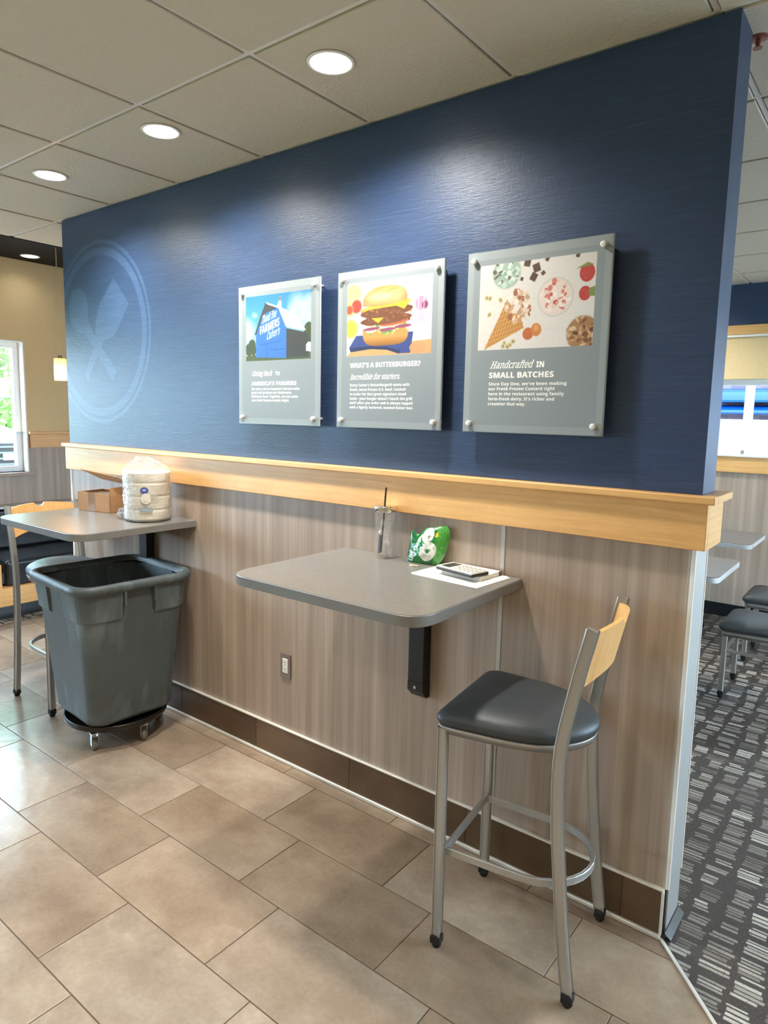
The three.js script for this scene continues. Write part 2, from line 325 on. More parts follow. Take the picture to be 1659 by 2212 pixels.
// ---------------------------------------------------------------- partition wall
const navyTex = (() => {
  const W = 2048, Hh = 740, [c, g] = canvas(W, Hh), sx = W / WALL, sy = Hh / (H - CAP);
  g.fillStyle = 'rgb(42,62,95)'; g.fillRect(0, 0, W, Hh);
  // tone-on-tone emblem: double ring with a crossed spatula and spoon
  const X = (m) => m * sx, Y = (m) => (H - m) * sy;
  g.save(); g.strokeStyle = 'rgb(56,79,114)'; g.fillStyle = 'rgb(56,79,114)';
  const ring = (r, w) => { g.lineWidth = w * sx; g.beginPath(); g.ellipse(X(0.383), Y(2.083), r * sx, r * sy, 0, 0, 7); g.stroke(); };
  ring(0.503, 0.022); ring(0.452, 0.044);
  const poly = (pts) => { g.beginPath(); pts.forEach(([x, y], i) => i ? g.lineTo(X(x), Y(y)) : g.moveTo(X(x), Y(y))); g.closePath(); g.fill(); };
  poly([[0.547, 2.374], [0.691, 2.225], [0.60, 2.12], [0.534, 2.055], [0.42, 2.035], [0.24, 1.81], [0.205, 1.845], [0.335, 2.03], [0.345, 2.136], [0.385, 2.235]]);
  poly([[0.10, 2.345], [0.18, 2.355], [0.245, 2.315], [0.268, 2.24], [0.262, 2.165], [0.34, 2.06], [0.552, 1.865], [0.508, 1.81], [0.31, 2.01], [0.215, 2.09], [0.14, 2.10], [0.07, 2.16], [0.05, 2.26]]);
  g.restore();
  for (let i = 0; i < 15000; i++) { const l = rr(10, 90); g.fillStyle = rnd() < 0.5 ? `rgba(24,34,54,${rr(0.05, 0.22)})` : `rgba(120,138,168,${rr(0.03, 0.12)})`; g.fillRect(rnd() * W, rnd() * Hh, l, 1); }
  return canTex(c);
})();
{
  const p = struct('wall_partition');
  const navyFront = std({ map: navyTex, roughness: 0.43, bumpMap: (() => { const b = linenBump.clone(); b.repeat.set(WALL / 0.35, 1.32 / 0.35); b.needsUpdate = true; return b; })(), bumpScale: 0.0007 });
  const up = new THREE.BoxGeometry(WALL, H - CAP, 0.15); up.translate(WALL / 2, (H + CAP) / 2, -0.075);
  part('upper_wall', up, [M.navyPlain, M.navyPlain, M.navyPlain, M.navyPlain, navyFront, M.navyPlain], p, 'navy linen wallcovering with a tone on tone ring emblem');
  // chair rail and cap around the wall
  part('chair_rail', bx(-0.012, 3.684, RAIL0, RAIL1, 0, 0.026, 0.003), M.maple, p);
  part('chair_rail', bx(-0.012, 3.684, RAIL0, RAIL1, -0.176, -0.15, 0.003), M.maple, p);
  part('chair_rail', bx(3.655, 3.684, RAIL0, RAIL1, -0.15, 0, 0.001), M.maple, p);
  part('rail_cap', bx(-0.022, 3.704, RAIL1, CAP, 0, 0.046, 0.004), M.maple, p);
  part('rail_cap', bx(-0.022, 3.704, RAIL1, CAP, -0.196, -0.15, 0.004), M.maple, p);
  part('rail_cap', bx(WALL, 3.704, RAIL1, CAP, -0.15, 0, 0.003), M.maple, p);
  part('wall_core', bx(0.012, 3.645, 0, RAIL1, -0.144, -0.008), M.plaster, p);
  part('wainscot_panel', bx(0.008, 3.013, 0.165, RAIL0 + 0.005, -0.009, 0), M.laminate, p);
  part('wainscot_panel', uvm(bx(3.025, 3.643, 0.165, RAIL0 + 0.005, -0.009, 0), 0.41, 0), M.laminate, p);
  part('wainscot_panel', bx(0.008, 3.643, 0.1, RAIL0 + 0.005, -0.15, -0.142), M.laminate, p);
  part('seam_strip', bx(3.011, 3.027, 0.172, RAIL0, -0.006, 0.0025, 0.001), M.aluSoft, p);
  part('corner_strip', bx(-0.004, 0.012, 0.0, RAIL0, -0.152, 0.003, 0.002), M.white, p);
  part('corner_strip', merge([bx(3.637, 3.645, 0.172, RAIL0, -0.01, 0.003, 0.001), bx(3.645, 3.6545, 0.03, RAIL0, -0.146, -0.004, 0.001)]), M.aluSoft, p);
  part('corner_bead', merge([bx(3.6445, 3.657, 0.172, RAIL0, -0.004, 0.004, 0.002), bx(3.6445, 3.657, 0.165, RAIL0, -0.154, -0.147, 0.002)]), M.white, p);
  const b = struct('baseboard_partition');
  let k = 0;
  for (const [a, c] of [[0.0, 0.512], [0.5145, 1.1205], [1.1235, 1.7225], [1.7255, 2.3245], [2.3275, 2.9155], [2.9185, 3.5125], [3.5155, 3.638]])
    part('base_tile', uvm(bx(a, c, 0.018, 0.164, 0, 0.012, 0.001), 0.7 * k, 0.37 * k), M.baseTile[k++ % 3], b);
  part('base_backing', bx(0, 3.64, 0.002, 0.165, -0.008, 0.008), M.grout, b);
  part('metal_trim', bx(0, 3.646, 0.164, 0.1725, 0, 0.0155, 0.003), M.alu, b);
  part('metal_trim', bx(0, 3.644, 0.0, 0.0165, 0.002, 0.0195, 0.005), M.alu, b);
  part('metal_trim', bx(3.638, 3.646, 0.015, 0.166, 0, 0.0165, 0.003), M.alu, b);
  const cove = new THREE.Shape([[0, 0.163], [0.004, 0.163], [0.005, 0.05], [0.01, 0.02], [0.03, 0.004], [0, 0]].map(([x, y]) => new THREE.Vector2(x, y)));
  const g = extr(cove, 0.16); g.translate(3.6455, 0.003, -0.155); part('base_cove', g, M.cove, b);
}

// ---------------------------------------------------------------- downlights
function downlight(x, z, label, group, lit = true, y = H, power = SPOT) {
  const o = thing('downlight', label, 'light', [x, y, z], 0, group);
  part('trim_ring', lathe([[0.065, -0.002], [0.066, -0.005], [0.074, -0.005], [0.079, 0], [0.065, 0]], 40), M.white, o);
  part('lens', lathe([[0.0001, -0.013], [0.03, -0.0115], [0.052, -0.007], [0.065, -0.002]], 32), glow(LAMP, lit ? Math.max(3, 30 * Math.min(1, power / SPOT)) : 0), o);
  if (lit) { const s = new THREE.SpotLight(LAMP, power, 0, Math.PI * 0.44, 0.75, 2); s.position.set(0, -0.03, 0); s.target.position.set(0, -1, 0); s.castShadow = true; s.shadow.radius = 2.8; o.add(s, s.target); }
  return o;
}
downlight(2.562, 0.4315, 'lit recessed downlight nearest to the viewer, above the three wall panels');
downlight(1.648, 0.4315, 'lit recessed downlight in the middle of the visible row');
downlight(0.753, 0.4350, 'lit recessed downlight farthest away, near the left end of the navy wall');
downlight(-1.763, -0.635, 'small pale downlight in the black ceiling strip above the window wall', undefined, true, 2.89, 0.35);
for (const [x, z] of [[2.56, 2.9], [4.6, 2.9], [1.65, 4.4], [4.6, 4.4], [5.4, 0.7]]) downlight(x, z, 'unseen recessed downlight added as fill behind the viewer', 'added fill downlights behind the viewer', true, H, 6.5);  // out-of-frame downlights added as general fill
for (const [x, z] of [[2.5, -3.35], [5.2, -2.4]]) downlight(x, z, 'unseen recessed downlight added to brighten the carpeted room behind the navy wall', 'added downlights over the carpeted room');  // unseen downlights added to light the far wall and carpet
{
  const o = thing('sprinkler_head', 'small copper sprinkler head in the ceiling behind the right end of the wall', 'sprinkler', [3.668, H, -0.19]);
  const copper = std({ color: 0x8a5a4c, roughness: 0.4, metalness: 0.6 });
  part('escutcheon', lathe([[0.0001, -0.004], [0.02, -0.004], [0.03, -0.001], [0.031, 0.004]], 24), copper, o);
  part('body', cyl(0.006, 0.008, 0.024, 0, -0.026, 0, 12), copper, o); part('deflector', cyl(0.013, 0.013, 0.0016, 0, -0.028, 0, 16), copper, o);
}

// pendant at the left
{
  const o = thing('pendant_lamp', 'small amber glass pendant lamp hanging beside the left end of navy wall', 'lamp', [-0.95, 1.855, -0.44]);
  part('cord', cyl(0.0035, 0.0035, 1.02, 0, 0.15, 0, 8), std({ color: 0xc9b489, roughness: 0.6 }), o);
  part('cap', cyl(0.02, 0.012, 0.03, 0, 0.155, 0), M.chrome, o);
  const amber = phy({ color: 0xe8a83c, roughness: 0.7, transmission: 0.5, thickness: 0, side: THREE.DoubleSide });
  part('shade', lathe([[0.043, 0], [0.0435, 0.08], [0.042, 0.158], [0.015, 0.162]], 32), amber, o);
  const bulb = part('bulb', new THREE.SphereGeometry(0.018, 16, 12), glow(LAMP, 12), o); bulb.position.y = 0.055;
  const l = new THREE.PointLight(LAMP, 2.2, 0, 2); l.position.y = 0.055; l.castShadow = true; o.add(l);
}

// ---------------------------------------------------------------- wall panels (posters)
const PW = 0.505, PH = 0.609, PX = 1.7;
function script(g, text, x, y, size, width) { // slanted brush lettering
  g.save(); g.translate(x, y); g.transform(1, 0, -0.22, 1, 0, 0); g.font = `italic ${size}px serif`; const w = g.measureText(text).width; g.scale(width / w, 1.25); g.lineWidth = size * 0.02; g.strokeStyle = g.fillStyle; g.fillText(text, 0, 0); g.strokeText(text, 0, 0); g.restore();
}
function fit(g, text, x, y, size, width, font = '900') { g.save(); g.translate(x, y); g.font = `${font} ${size}px sans-serif`; g.scale(width / g.measureText(text).width, 1); g.fillText(text, 0, 0); g.restore(); }
function blob(g, x, y, rx, ry, col, rot = 0) { g.fillStyle = col; g.beginPath(); g.ellipse(x, y, rx, ry, rot, 0, 7); g.fill(); }
function poly(g, pts, col) { g.fillStyle = col; g.beginPath(); pts.forEach(([x, y], i) => i ? g.lineTo(x, y) : g.moveTo(x, y)); g.closePath(); g.fill(); }
function lin(g, x0, y0, x1, y1, stops) { const l = g.createLinearGradient(x0, y0, x1, y1); stops.forEach(([t, c]) => l.addColorStop(t, c)); return l; }
function rad(g, x, y, r, stops) { const l = g.createRadialGradient(x, y, 0, x, y, r); stops.forEach(([t, c]) => l.addColorStop(t, c)); return l; }
const pictures = [
  (g, W, h) => { // blue barn under a summer sky
    g.fillStyle = lin(g, 0, 0, 0, h, [[0, '#2179cf'], [0.45, '#4f9fe0'], [0.8, '#93b8d2'], [1, '#b5c6cc']]); g.fillRect(0, 0, W, h);
    for (const [x, y, r] of [[0.78, 0.15, 0.14], [0.9, 0.22, 0.16], [0.98, 0.15, 0.1], [0.72, 0.27, 0.1], [0.86, 0.38, 0.18], [0.99, 0.4, 0.15], [0.02, 0.42, 0.1], [0.08, 0.52, 0.12], [0.03, 0.62, 0.12], [0.13, 0.29, 0.045], [0.17, 0.3, 0.03]]) { g.fillStyle = rad(g, x * W, y * h, r * W, [[0, 'rgba(226,228,228,0.62)'], [0.6, 'rgba(196,206,212,0.34)'], [1, 'rgba(220,228,235,0)']]); g.fillRect(0, 0, W, h); }
    poly(g, [[0, h], [0, 0.9 * h], [0.3 * W, 0.88 * h], [W, 0.9 * h], [W, h]], '#41501f'); poly(g, [[0, 0.92 * h], [0, 0.895 * h], [0.2 * W, 0.885 * h], [0.2 * W, 0.9 * h]], '#c9c09a');
    for (const [x, y, r] of [[0.05, 0.82, 0.06], [0.1, 0.76, 0.06], [0.12, 0.83, 0.05], [0.97, 0.58, 0.07], [1, 0.66, 0.08]]) blob(g, x * W, y * h, r * W, r * W * 1.15, '#33401c');
    poly(g, [[0.64, 0.53], [0.96, 0.62], [0.97, 0.97], [0.64, 0.975]].map(([x, y]) => [x * W, y * h]), '#2e2c2b');
    for (let i = 0; i < 24; i++) { g.fillStyle = 'rgba(70,68,64,0.35)'; g.fillRect((0.65 + i * 0.0135) * W, (0.54 + i * 0.003) * h, 1.5, 0.43 * h); }
    poly(g, [[0.93, 0.79], [0.96, 0.75], [1, 0.76], [1, 0.88], [0.93, 0.89]].map(([x, y]) => [x * W, y * h]), '#d8d6cc');
    poly(g, [[0.33, 0.14], [0.51, 0.21], [0.64, 0.52], [0.64, 0.975], [0.165, 0.945], [0.165, 0.57], [0.25, 0.33]].map(([x, y]) => [x * W, y * h]), '#2a6cc9');
    poly(g, [[0.33, 0.14], [0.50, 0.215], [0.42, 0.245], [0.33, 0.27], [0.28, 0.32]].map(([x, y]) => [x * W, y * h]), '#33343a');
    poly(g, [[0.32, 0.11], [0.34, 0.14], [0.27, 0.32], [0.17, 0.59], [0.14, 0.6], [0.24, 0.31]].map(([x, y]) => [x * W, y * h]), '#2c2e31');
    poly(g, [[0.32, 0.105], [0.51, 0.19], [0.78, 0.33], [0.85, 0.44], [0.93, 0.585], [0.66, 0.515], [0.63, 0.5], [0.52, 0.22], [0.34, 0.14]].map(([x, y]) => [x * W, y * h]), '#e6e6e2');
    poly(g, [[0.49, 0.19], [0.53, 0.1], [0.56, 0.1], [0.57, 0.24]].map(([x, y]) => [x * W, y * h]), '#cfd0cf'); blob(g, 0.545 * W, 0.08 * h, 0.022 * W, 0.035 * h, '#77736d');
    g.save(); g.transform(1, -0.27, 0, 1, 0, 0); g.fillStyle = '#eef2f8';
    script(g, 'Thank You', 0.25 * W, 0.53 * h, 0.085 * W, 0.23 * W); fit(g, 'FARMERS', 0.225 * W, 0.685 * h, 0.115 * W, 0.31 * W); script(g, "Culver's", 0.33 * W, 0.815 * h, 0.085 * W, 0.2 * W);
    g.restore();
    g.strokeStyle = '#153b7c'; g.lineWidth = 3; for (const [a, b, c, d] of [[0.23, 0.755, 0.57, 0.71], [0.34, 0.75, 0.34, 0.95], [0.39, 0.84, 0.62, 0.83]]) { g.beginPath(); g.moveTo(a * W, b * h); g.lineTo(c * W, d * h); g.stroke(); }
  },
  (g, W, h) => { // stacked cheeseburger on a blue napkin
    g.fillStyle = lin(g, 0, 0, W, 0, [[0, '#e6e6d6'], [0.3, '#efe9e2'], [0.7, '#ebe3e4'], [1, '#e4dbdf']]); g.fillRect(0, 0, W, h);
    for (const [x, y, rx, ry, c] of [[0.08, 0.15, 0.14, 0.2, '#d6e07e'], [0.04, 0.35, 0.1, 0.12, '#b9d35d'], [0.12, 0.32, 0.09, 0.11, '#b9382a'], [0.03, 0.36, 0.06, 0.08, '#d24a2c'], [0.05, 0.62, 0.12, 0.1, '#d8c640'], [0.88, 0.36, 0.1, 0.13, '#b38aa8'], [0.92, 0.38, 0.05, 0.08, '#7c3560'], [0.88, 0.53, 0.07, 0.03, '#d5b3c6']]) { g.fillStyle = rad(g, x * W, y * h, rx * W, [[0, c], [0.6, c], [1, 'rgba(240,235,228,0)']]); g.fillRect(0, 0, W, h); }
    for (let i = 0; i < 5; i++) { g.fillStyle = 'rgba(205,203,210,0.5)'; g.fillRect((0.72 + i * 0.06) * W, 0, 0.02 * W, 0.45 * h); }
    poly(g, [[0, 0.9], [0.4, 0.86], [1, 0.82], [1, 1], [0, 1]].map(([x, y]) => [x * W, y * h]), '#d3a066'); poly(g, [[0, 0.83], [0.14, 0.86], [0.02, 0.97], [0, 1]].map(([x, y]) => [x * W, y * h]), '#efe6da');
    poly(g, [[0.03, 0.88], [0.12, 0.72], [0.8, 0.71], [0.77, 0.985], [0.64, 0.985], [0.5, 0.92], [0.3, 0.9], [0.05, 0.93]].map(([x, y]) => [x * W, y * h]), '#2f3f86'); poly(g, [[0.03, 0.88], [0.3, 0.87], [0.5, 0.89], [0.66, 0.95], [0.64, 0.99], [0.5, 0.93], [0.3, 0.91], [0.05, 0.94]].map(([x, y]) => [x * W, y * h]), '#1c2556');
    blob(g, 0.85 * W, 0.92 * h, 0.09 * W, 0.08 * h, '#c99664');
    g.fillStyle = lin(g, 0, 0.64 * h, 0, 0.86 * h, [[0, '#c28a44'], [0.5, '#cb9449'], [1, '#96601f']]); g.beginPath(); g.moveTo(0.2 * W, 0.64 * h); g.bezierCurveTo(0.19 * W, 0.9 * h, 0.32 * W, 0.87 * h, 0.47 * W, 0.87 * h); g.bezierCurveTo(0.68 * W, 0.87 * h, 0.76 * W, 0.86 * h, 0.74 * W, 0.64 * h); g.fill();
    for (let i = 0; i < 34; i++) blob(g, (0.2 + 0.56 * rnd()) * W, (0.6 + 0.1 * rnd()) * h, rr(0.02, 0.05) * W, rr(0.012, 0.035) * h, ['#8fb04d', '#b6cc74', '#e9ecd8', '#6e9040', '#dfe8c0'][i % 5], rnd() * 3);
    for (const [x, y] of [[0.31, 0.64], [0.68, 0.63], [0.5, 0.66]]) blob(g, x * W, y * h, 0.1 * W, 0.022 * h, '#8d3f63', -0.05);
    blob(g, 0.58 * W, 0.575 * h, 0.17 * W, 0.035 * h, '#d8573a', -0.1); blob(g, 0.3 * W, 0.575 * h, 0.08 * W, 0.025 * h, '#c04a30');
    const patty = (y, x0, x1, t) => { g.fillStyle = '#6b3a20'; g.beginPath(); g.ellipse((x0 + x1) / 2 * W, y * h, (x1 - x0) / 2 * W, t * h, -0.05, 0, 7); g.fill(); for (let i = 0; i < 60; i++) blob(g, (x0 + 0.02 + (x1 - x0 - 0.04) * rnd()) * W, (y + rr(-0.6, 0.6) * t) * h, rr(0.006, 0.018) * W, rr(0.006, 0.014) * h, ['#8a4f2c', '#54290f', '#9c6238', '#743f1e'][i % 4]); };
    patty(0.525, 0.17, 0.78, 0.065); poly(g, [[0.3, 0.49], [0.48, 0.47], [0.39, 0.57]].map(([x, y]) => [x * W, y * h]), '#dfaf28'); patty(0.42, 0.17, 0.79, 0.075);
    poly(g, [[0.18, 0.37], [0.36, 0.32], [0.72, 0.28], [0.77, 0.3], [0.69, 0.41], [0.6, 0.36], [0.42, 0.37], [0.27, 0.385], [0.2, 0.41]].map(([x, y]) => [x * W, y * h]), '#e0b02c');
    g.fillStyle = lin(g, 0, 0.1 * h, 0, 0.36 * h, [[0, '#d29a55'], [0.45, '#dcb57c'], [0.8, '#cf9c5c'], [1, '#a9703a']]); g.beginPath(); g.moveTo(0.2 * W, 0.33 * h); g.bezierCurveTo(0.18 * W, 0.15 * h, 0.32 * W, 0.075 * h, 0.47 * W, 0.08 * h); g.bezierCurveTo(0.66 * W, 0.075 * h, 0.75 * W, 0.15 * h, 0.72 * W, 0.3 * h); g.bezierCurveTo(0.55 * W, 0.33 * h, 0.35 * W, 0.36 * h, 0.2 * W, 0.33 * h); g.fill();
    g.strokeStyle = 'rgba(190,122,58,0.7)'; g.lineWidth = 5; g.beginPath(); g.moveTo(0.24 * W, 0.2 * h); g.quadraticCurveTo(0.4 * W, 0.1 * h, 0.47 * W, 0.1 * h); g.moveTo(0.4 * W, 0.24 * h); g.quadraticCurveTo(0.48 * W, 0.13 * h, 0.62 * W, 0.13 * h); g.stroke();
    for (const [x, w] of [[0.2, 0.09], [0.72, 0.1]]) { g.fillStyle = rad(g, x * W, 0.25 * h, w * W, [[0, 'rgba(150,92,40,0.55)'], [1, 'rgba(150,92,40,0)']]); g.beginPath(); g.moveTo(0.2 * W, 0.33 * h); g.bezierCurveTo(0.18 * W, 0.15 * h, 0.32 * W, 0.075 * h, 0.47 * W, 0.08 * h); g.bezierCurveTo(0.66 * W, 0.075 * h, 0.75 * W, 0.15 * h, 0.72 * W, 0.3 * h); g.fill(); }
    blob(g, 0.42 * W, 0.22 * h, 0.12 * W, 0.05 * h, 'rgba(240,218,180,0.4)');
  },
  (g, W, h) => { // frozen custard, cone and fruit on white boards
    g.fillStyle = lin(g, 0, 0, W, h, [[0, '#e4e0d8'], [0.5, '#e9e5df'], [1, '#ece8e4']]); g.fillRect(0, 0, W, h);
    g.strokeStyle = 'rgba(200,190,180,0.6)'; g.lineWidth = 2; for (const y of [0.46, 0.82]) { g.beginPath(); g.moveTo(0, y * h); g.lineTo(W, (y - 0.05) * h); g.stroke(); }
    const scoop = (x, y, r, base, bits) => { blob(g, x * W, y * h, r * W * 1.08, r * W * 1.08, 'rgba(205,205,200,0.9)'); blob(g, x * W, y * h, r * W, r * W, base); for (let i = 0; i < 46; i++) { const a = rnd() * 7, q = Math.sqrt(rnd()) * r * 0.92; blob(g, (x * W + Math.cos(a) * q * W), y * h + Math.sin(a) * q * W, rr(0.006, 0.03) * W, rr(0.006, 0.022) * W, bits[Math.floor(rnd() * bits.length)], rnd() * 3); } };
    scoop(0.245, 0.11, 0.125, '#9dbba9', ['#3b342c', '#c8ddd0', '#dbe8df', '#86a896', '#5c5346', '#b2cdbf', '#c4d9cc']);
    scoop(0.68, 0.44, 0.14, '#f0e0d2', ['#c8443c', '#f6ece2', '#e9cdbc', '#d9776a', '#fbf4ec', '#e6d4c4', '#f4e6d8']);
    scoop(0.92, 0.86, 0.13, '#a9794f', ['#7b4d2c', '#c3925f', '#d6ad7c', '#8a5a36', '#5c371f', '#e2c49c']);
    for (const [x, y, a, s] of [[0.43, 0.02, 0.2, 0.055], [0.51, 0.09, -0.3, 0.06], [0.49, 0.19, 0.5, 0.055], [0.57, 0.16, 0.9, 0.03], [0.6, 0.01, 0.6, 0.03], [0.85, 0.01, 0.3, 0.03], [0.385, 0.2, 0.2, 0.025]]) { g.save(); g.translate(x * W, y * h); g.rotate(a); g.fillStyle = '#4a2b22'; g.fillRect(-s * W / 2, -s * W / 2, s * W, s * W * 1.1); g.restore(); }
    for (const [x, y, s] of [[0.93, 0.21, 0.06], [0.92, 0.43, 0.047]]) { blob(g, x * W, y * h, s * W, s * W * 1.15, '#c22f2c'); for (let i = 0; i < 18; i++) blob(g, (x + rr(-0.7, 0.7) * s) * W, y * h + rr(-0.8, 0.8) * s * W, 1.6, 1.6, '#e9a06c'); }
    poly(g, [[0.84, 0.16], [0.93, 0.1], [0.98, 0.13], [0.9, 0.15]].map(([x, y]) => [x * W, y * h]), '#7d8f45'); poly(g, [[0.95, 0.38], [1, 0.36], [1, 0.47], [0.95, 0.46]].map(([x, y]) => [x * W, y * h]), '#7d8f45');
    for (const [x, y] of [[0.07, 0.38], [0.1, 0.39], [0.2, 0.42], [0.1, 0.58], [0.35, 0.78], [0.25, 0.93], [0.3, 0.95], [0.33, 0.91], [0.28, 0.97], [0.24, 0.96]]) { blob(g, x * W, y * h, 0.026 * W, 0.02 * W, '#d3c59c', rnd() * 3); blob(g, x * W, y * h, 0.013 * W, 0.01 * W, '#9a8a55', rnd() * 3); }
    poly(g, [[0.06, 0.995], [0.26, 0.42], [0.4, 0.66], [0.42, 0.76]].map(([x, y]) => [x * W, y * h]), '#bd7f37');
    g.save(); g.beginPath(); [[0.06, 0.995], [0.26, 0.42], [0.4, 0.66], [0.42, 0.76]].forEach(([x, y], i) => i ? g.lineTo(x * W, y * h) : g.moveTo(x * W, y * h)); g.clip(); g.strokeStyle = '#e2b062'; g.lineWidth = 3; for (let i = 0; i < 22; i++) { g.beginPath(); g.moveTo(0, (0.3 + i * 0.05) * h); g.lineTo(0.6 * W, (0.05 + i * 0.05) * h); g.moveTo((0.0 + i * 0.022) * W, 1.1 * h); g.lineTo((0.1 + i * 0.03) * W, 0.3 * h); g.stroke(); } g.restore();
    for (let i = 0; i < 90; i++) { const a = rnd() * 7, q = Math.sqrt(rnd()); blob(g, (0.365 + 0.115 * q * Math.cos(a)) * W, (0.51 + 0.175 * q * Math.sin(a)) * h, rr(0.01, 0.03) * W, rr(0.008, 0.024) * W, ['#e9d3bf', '#f2e4d6', '#c39a74', '#a2623f', '#ddb692', '#f6ece0'][i % 6], rnd() * 3); }
    blob(g, 0.46 * W, 0.83 * h, 0.048 * W, 0.07 * h, '#c5662a', 0.3); blob(g, 0.53 * W, 0.79 * h, 0.045 * W, 0.075 * h, '#d27f38', -0.2); blob(g, 0.53 * W, 0.77 * h, 0.02 * W, 0.04 * h, '#e09a52');
  },
];
const panels = [
  { x: 1.6555, title: 'grey wall panel with a blue barn picture, leftmost of three', lines: (g, T) => { script(g, 'Giving Back', 84 * PX, 395 * PX, 24 * PX, 134 * PX); fit(g, 'TO', 241 * PX, 394 * PX, 21 * PX, 30 * PX, '900'); fit(g, "AMERICA'S FARMERS", 84 * PX, 438 * PX, 23 * PX, 290 * PX); T(["We owe a lot to America's farmers who", 'grow and produce our wholesome,', 'delicious food. Together, we can make', 'sure their futures remain bright.'], 84, 459, 16.8, 14.2, [308, 262, 300, 246]); } },
  { x: 2.2605, title: 'grey wall panel with a cheeseburger picture, between the other two', lines: (g, T) => { fit(g, "WHAT'S A BUTTERBURGER?", 67 * PX, 374 * PX, 25 * PX, 346 * PX); script(g, 'Incredible for starters.', 67 * PX, 420 * PX, 23 * PX, 252 * PX); T(["Every Culver's ButterBurger\u00ae starts with", 'fresh, never-frozen U.S. beef. Cooked', 'to order for that great signature steak', "taste - your burger doesn't touch the grill", 'until after you order and is always topped', 'with a lightly buttered, toasted Kaiser bun.'], 67, 447, 17.6, 14, [298, 280, 284, 312, 314, 318]); } },
  { x: 2.8620, title: 'grey wall panel with a frozen custard picture, rightmost of three', lines: (g, T) => { script(g, 'Handcrafted', 99 * PX, 391 * PX, 26 * PX, 158 * PX); fit(g, 'IN', 272 * PX, 391 * PX, 25 * PX, 30 * PX); fit(g, 'SMALL BATCHES', 96 * PX, 424 * PX, 25 * PX, 240 * PX); T(["Since Day One, we've been making", 'our Fresh Frozen Custard right', 'here in the restaurant using family', "farm-fresh dairy. It's richer and", 'creamier that way.'], 96, 449, 16.9, 15, [286, 246, 278, 246, 144]); } },
];
panels.forEach((p, i) => {
  const o = thing('wall_panel', p.title, 'poster', [p.x, 1.5985, 0.037]);
  const sheetFace = phy({ color: 0x868c8c, roughness: 0.34, clearcoat: 0.6, clearcoatRoughness: 0.15 }), sheetEdge = phy({ color: 0xc9d3d6, roughness: 0.3, clearcoat: 0.5 });
  const s = new THREE.BoxGeometry(PW, PH, 0.009); s.translate(PW / 2, PH / 2, 0.0045);
  part('acrylic_sheet', s, [sheetEdge, sheetEdge, sheetEdge, sheetEdge, sheetFace, sheetFace], o, 'frosted grey acrylic sheet');
  const [c, g] = canvas(Math.round(PW * 1000 * PX), Math.round(PH * 1000 * PX));
  g.fillStyle = 'rgb(140,147,149)'; g.fillRect(0, 0, c.width, c.height);
  g.fillStyle = 'rgb(128,135,138)'; g.fillRect(22 * PX, 26 * PX, c.width - 44 * PX, c.height - 50 * PX);
  const ix = 48 * PX, iy = 45 * PX, iw = 410 * PX, ih = 284 * PX;
  g.save(); g.beginPath(); g.rect(ix, iy, iw, ih); g.clip(); g.translate(ix, iy); pictures[i](g, iw, ih);
  for (let k = 0; k < 2600; k++) blob(g, rnd() * iw, rnd() * ih, rr(1, 5), rr(1, 4), rnd() < 0.5 ? 'rgba(30,24,20,0.05)' : 'rgba(235,225,215,0.04)');
  g.fillStyle = 'rgba(58,48,42,0.17)'; g.fillRect(0, 0, iw, ih);
  g.restore(); g.save(); g.beginPath(); g.rect(ix, iy, iw, ih); g.clip(); g.globalAlpha = 0.2; for (const [dx, dy] of [[2, 0], [-2, 0], [0, 2], [0, -2], [1.5, 1.5], [-1.5, -1.5]]) g.drawImage(c, dx, dy); g.restore();
  g.fillStyle = '#eeece4';
  p.lines(g, (rows, x, y, dy, size, widths) => rows.forEach((t, k) => fit(g, t, x * PX, (y + dy * k) * PX, size * PX, widths[k] * PX, 'bold')));
  const pl = new THREE.PlaneGeometry(PW - 0.004, PH - 0.004); pl.translate(PW / 2, PH / 2, 0.0095);
  part('print', pl, phy({ map: canTex(c), roughness: 0.5 }), o, 'printed picture and white lettering');
  for (const [x, y] of [[0.028, 0.03], [PW - 0.028, 0.03], [0.028, PH - 0.03], [PW - 0.028, PH - 0.03]]) {
    const g2 = lathe([[0.0001, 0.0245], [0.0075, 0.0245], [0.0095, 0.0225], [0.0095, 0.0098], [0.005, 0.0098], [0.005, 0], [0.006, 0], [0.006, -0.037], [0.0001, -0.037]], 24); g2.rotateX(Math.PI / 2); g2.translate(x, y, 0);
    part('standoff', g2, M.satin, o);
  }
});

// ---------------------------------------------------------------- outlet
{
  const o = thing('wall_outlet', 'power outlet with bronze grey plate under the right-hand table', 'outlet', [1.887, 0.42, 0]);
  part('cover_plate', bx(0, 0.068, 0, 0.117, 0, 0.006, 0.0025), std({ color: 0x7d6d62, roughness: 0.35, metalness: 0.5 }), o);
  const d = part('receptacle', bx(0.017, 0.051, 0.024, 0.093, 0.005, 0.0085, 0.002), M.white, o, 'white receptacle');
  part('slot', merge([[0.075], [0.042]].flatMap(([y]) => [bx(0.027, 0.029, y - 0.004, y + 0.005, 0.007, 0.0088), bx(0.038, 0.0405, y - 0.004, y + 0.005, 0.007, 0.0088), bx(0.032, 0.036, y - 0.013, y - 0.009, 0.007, 0.0088)])), M.black, d);
}

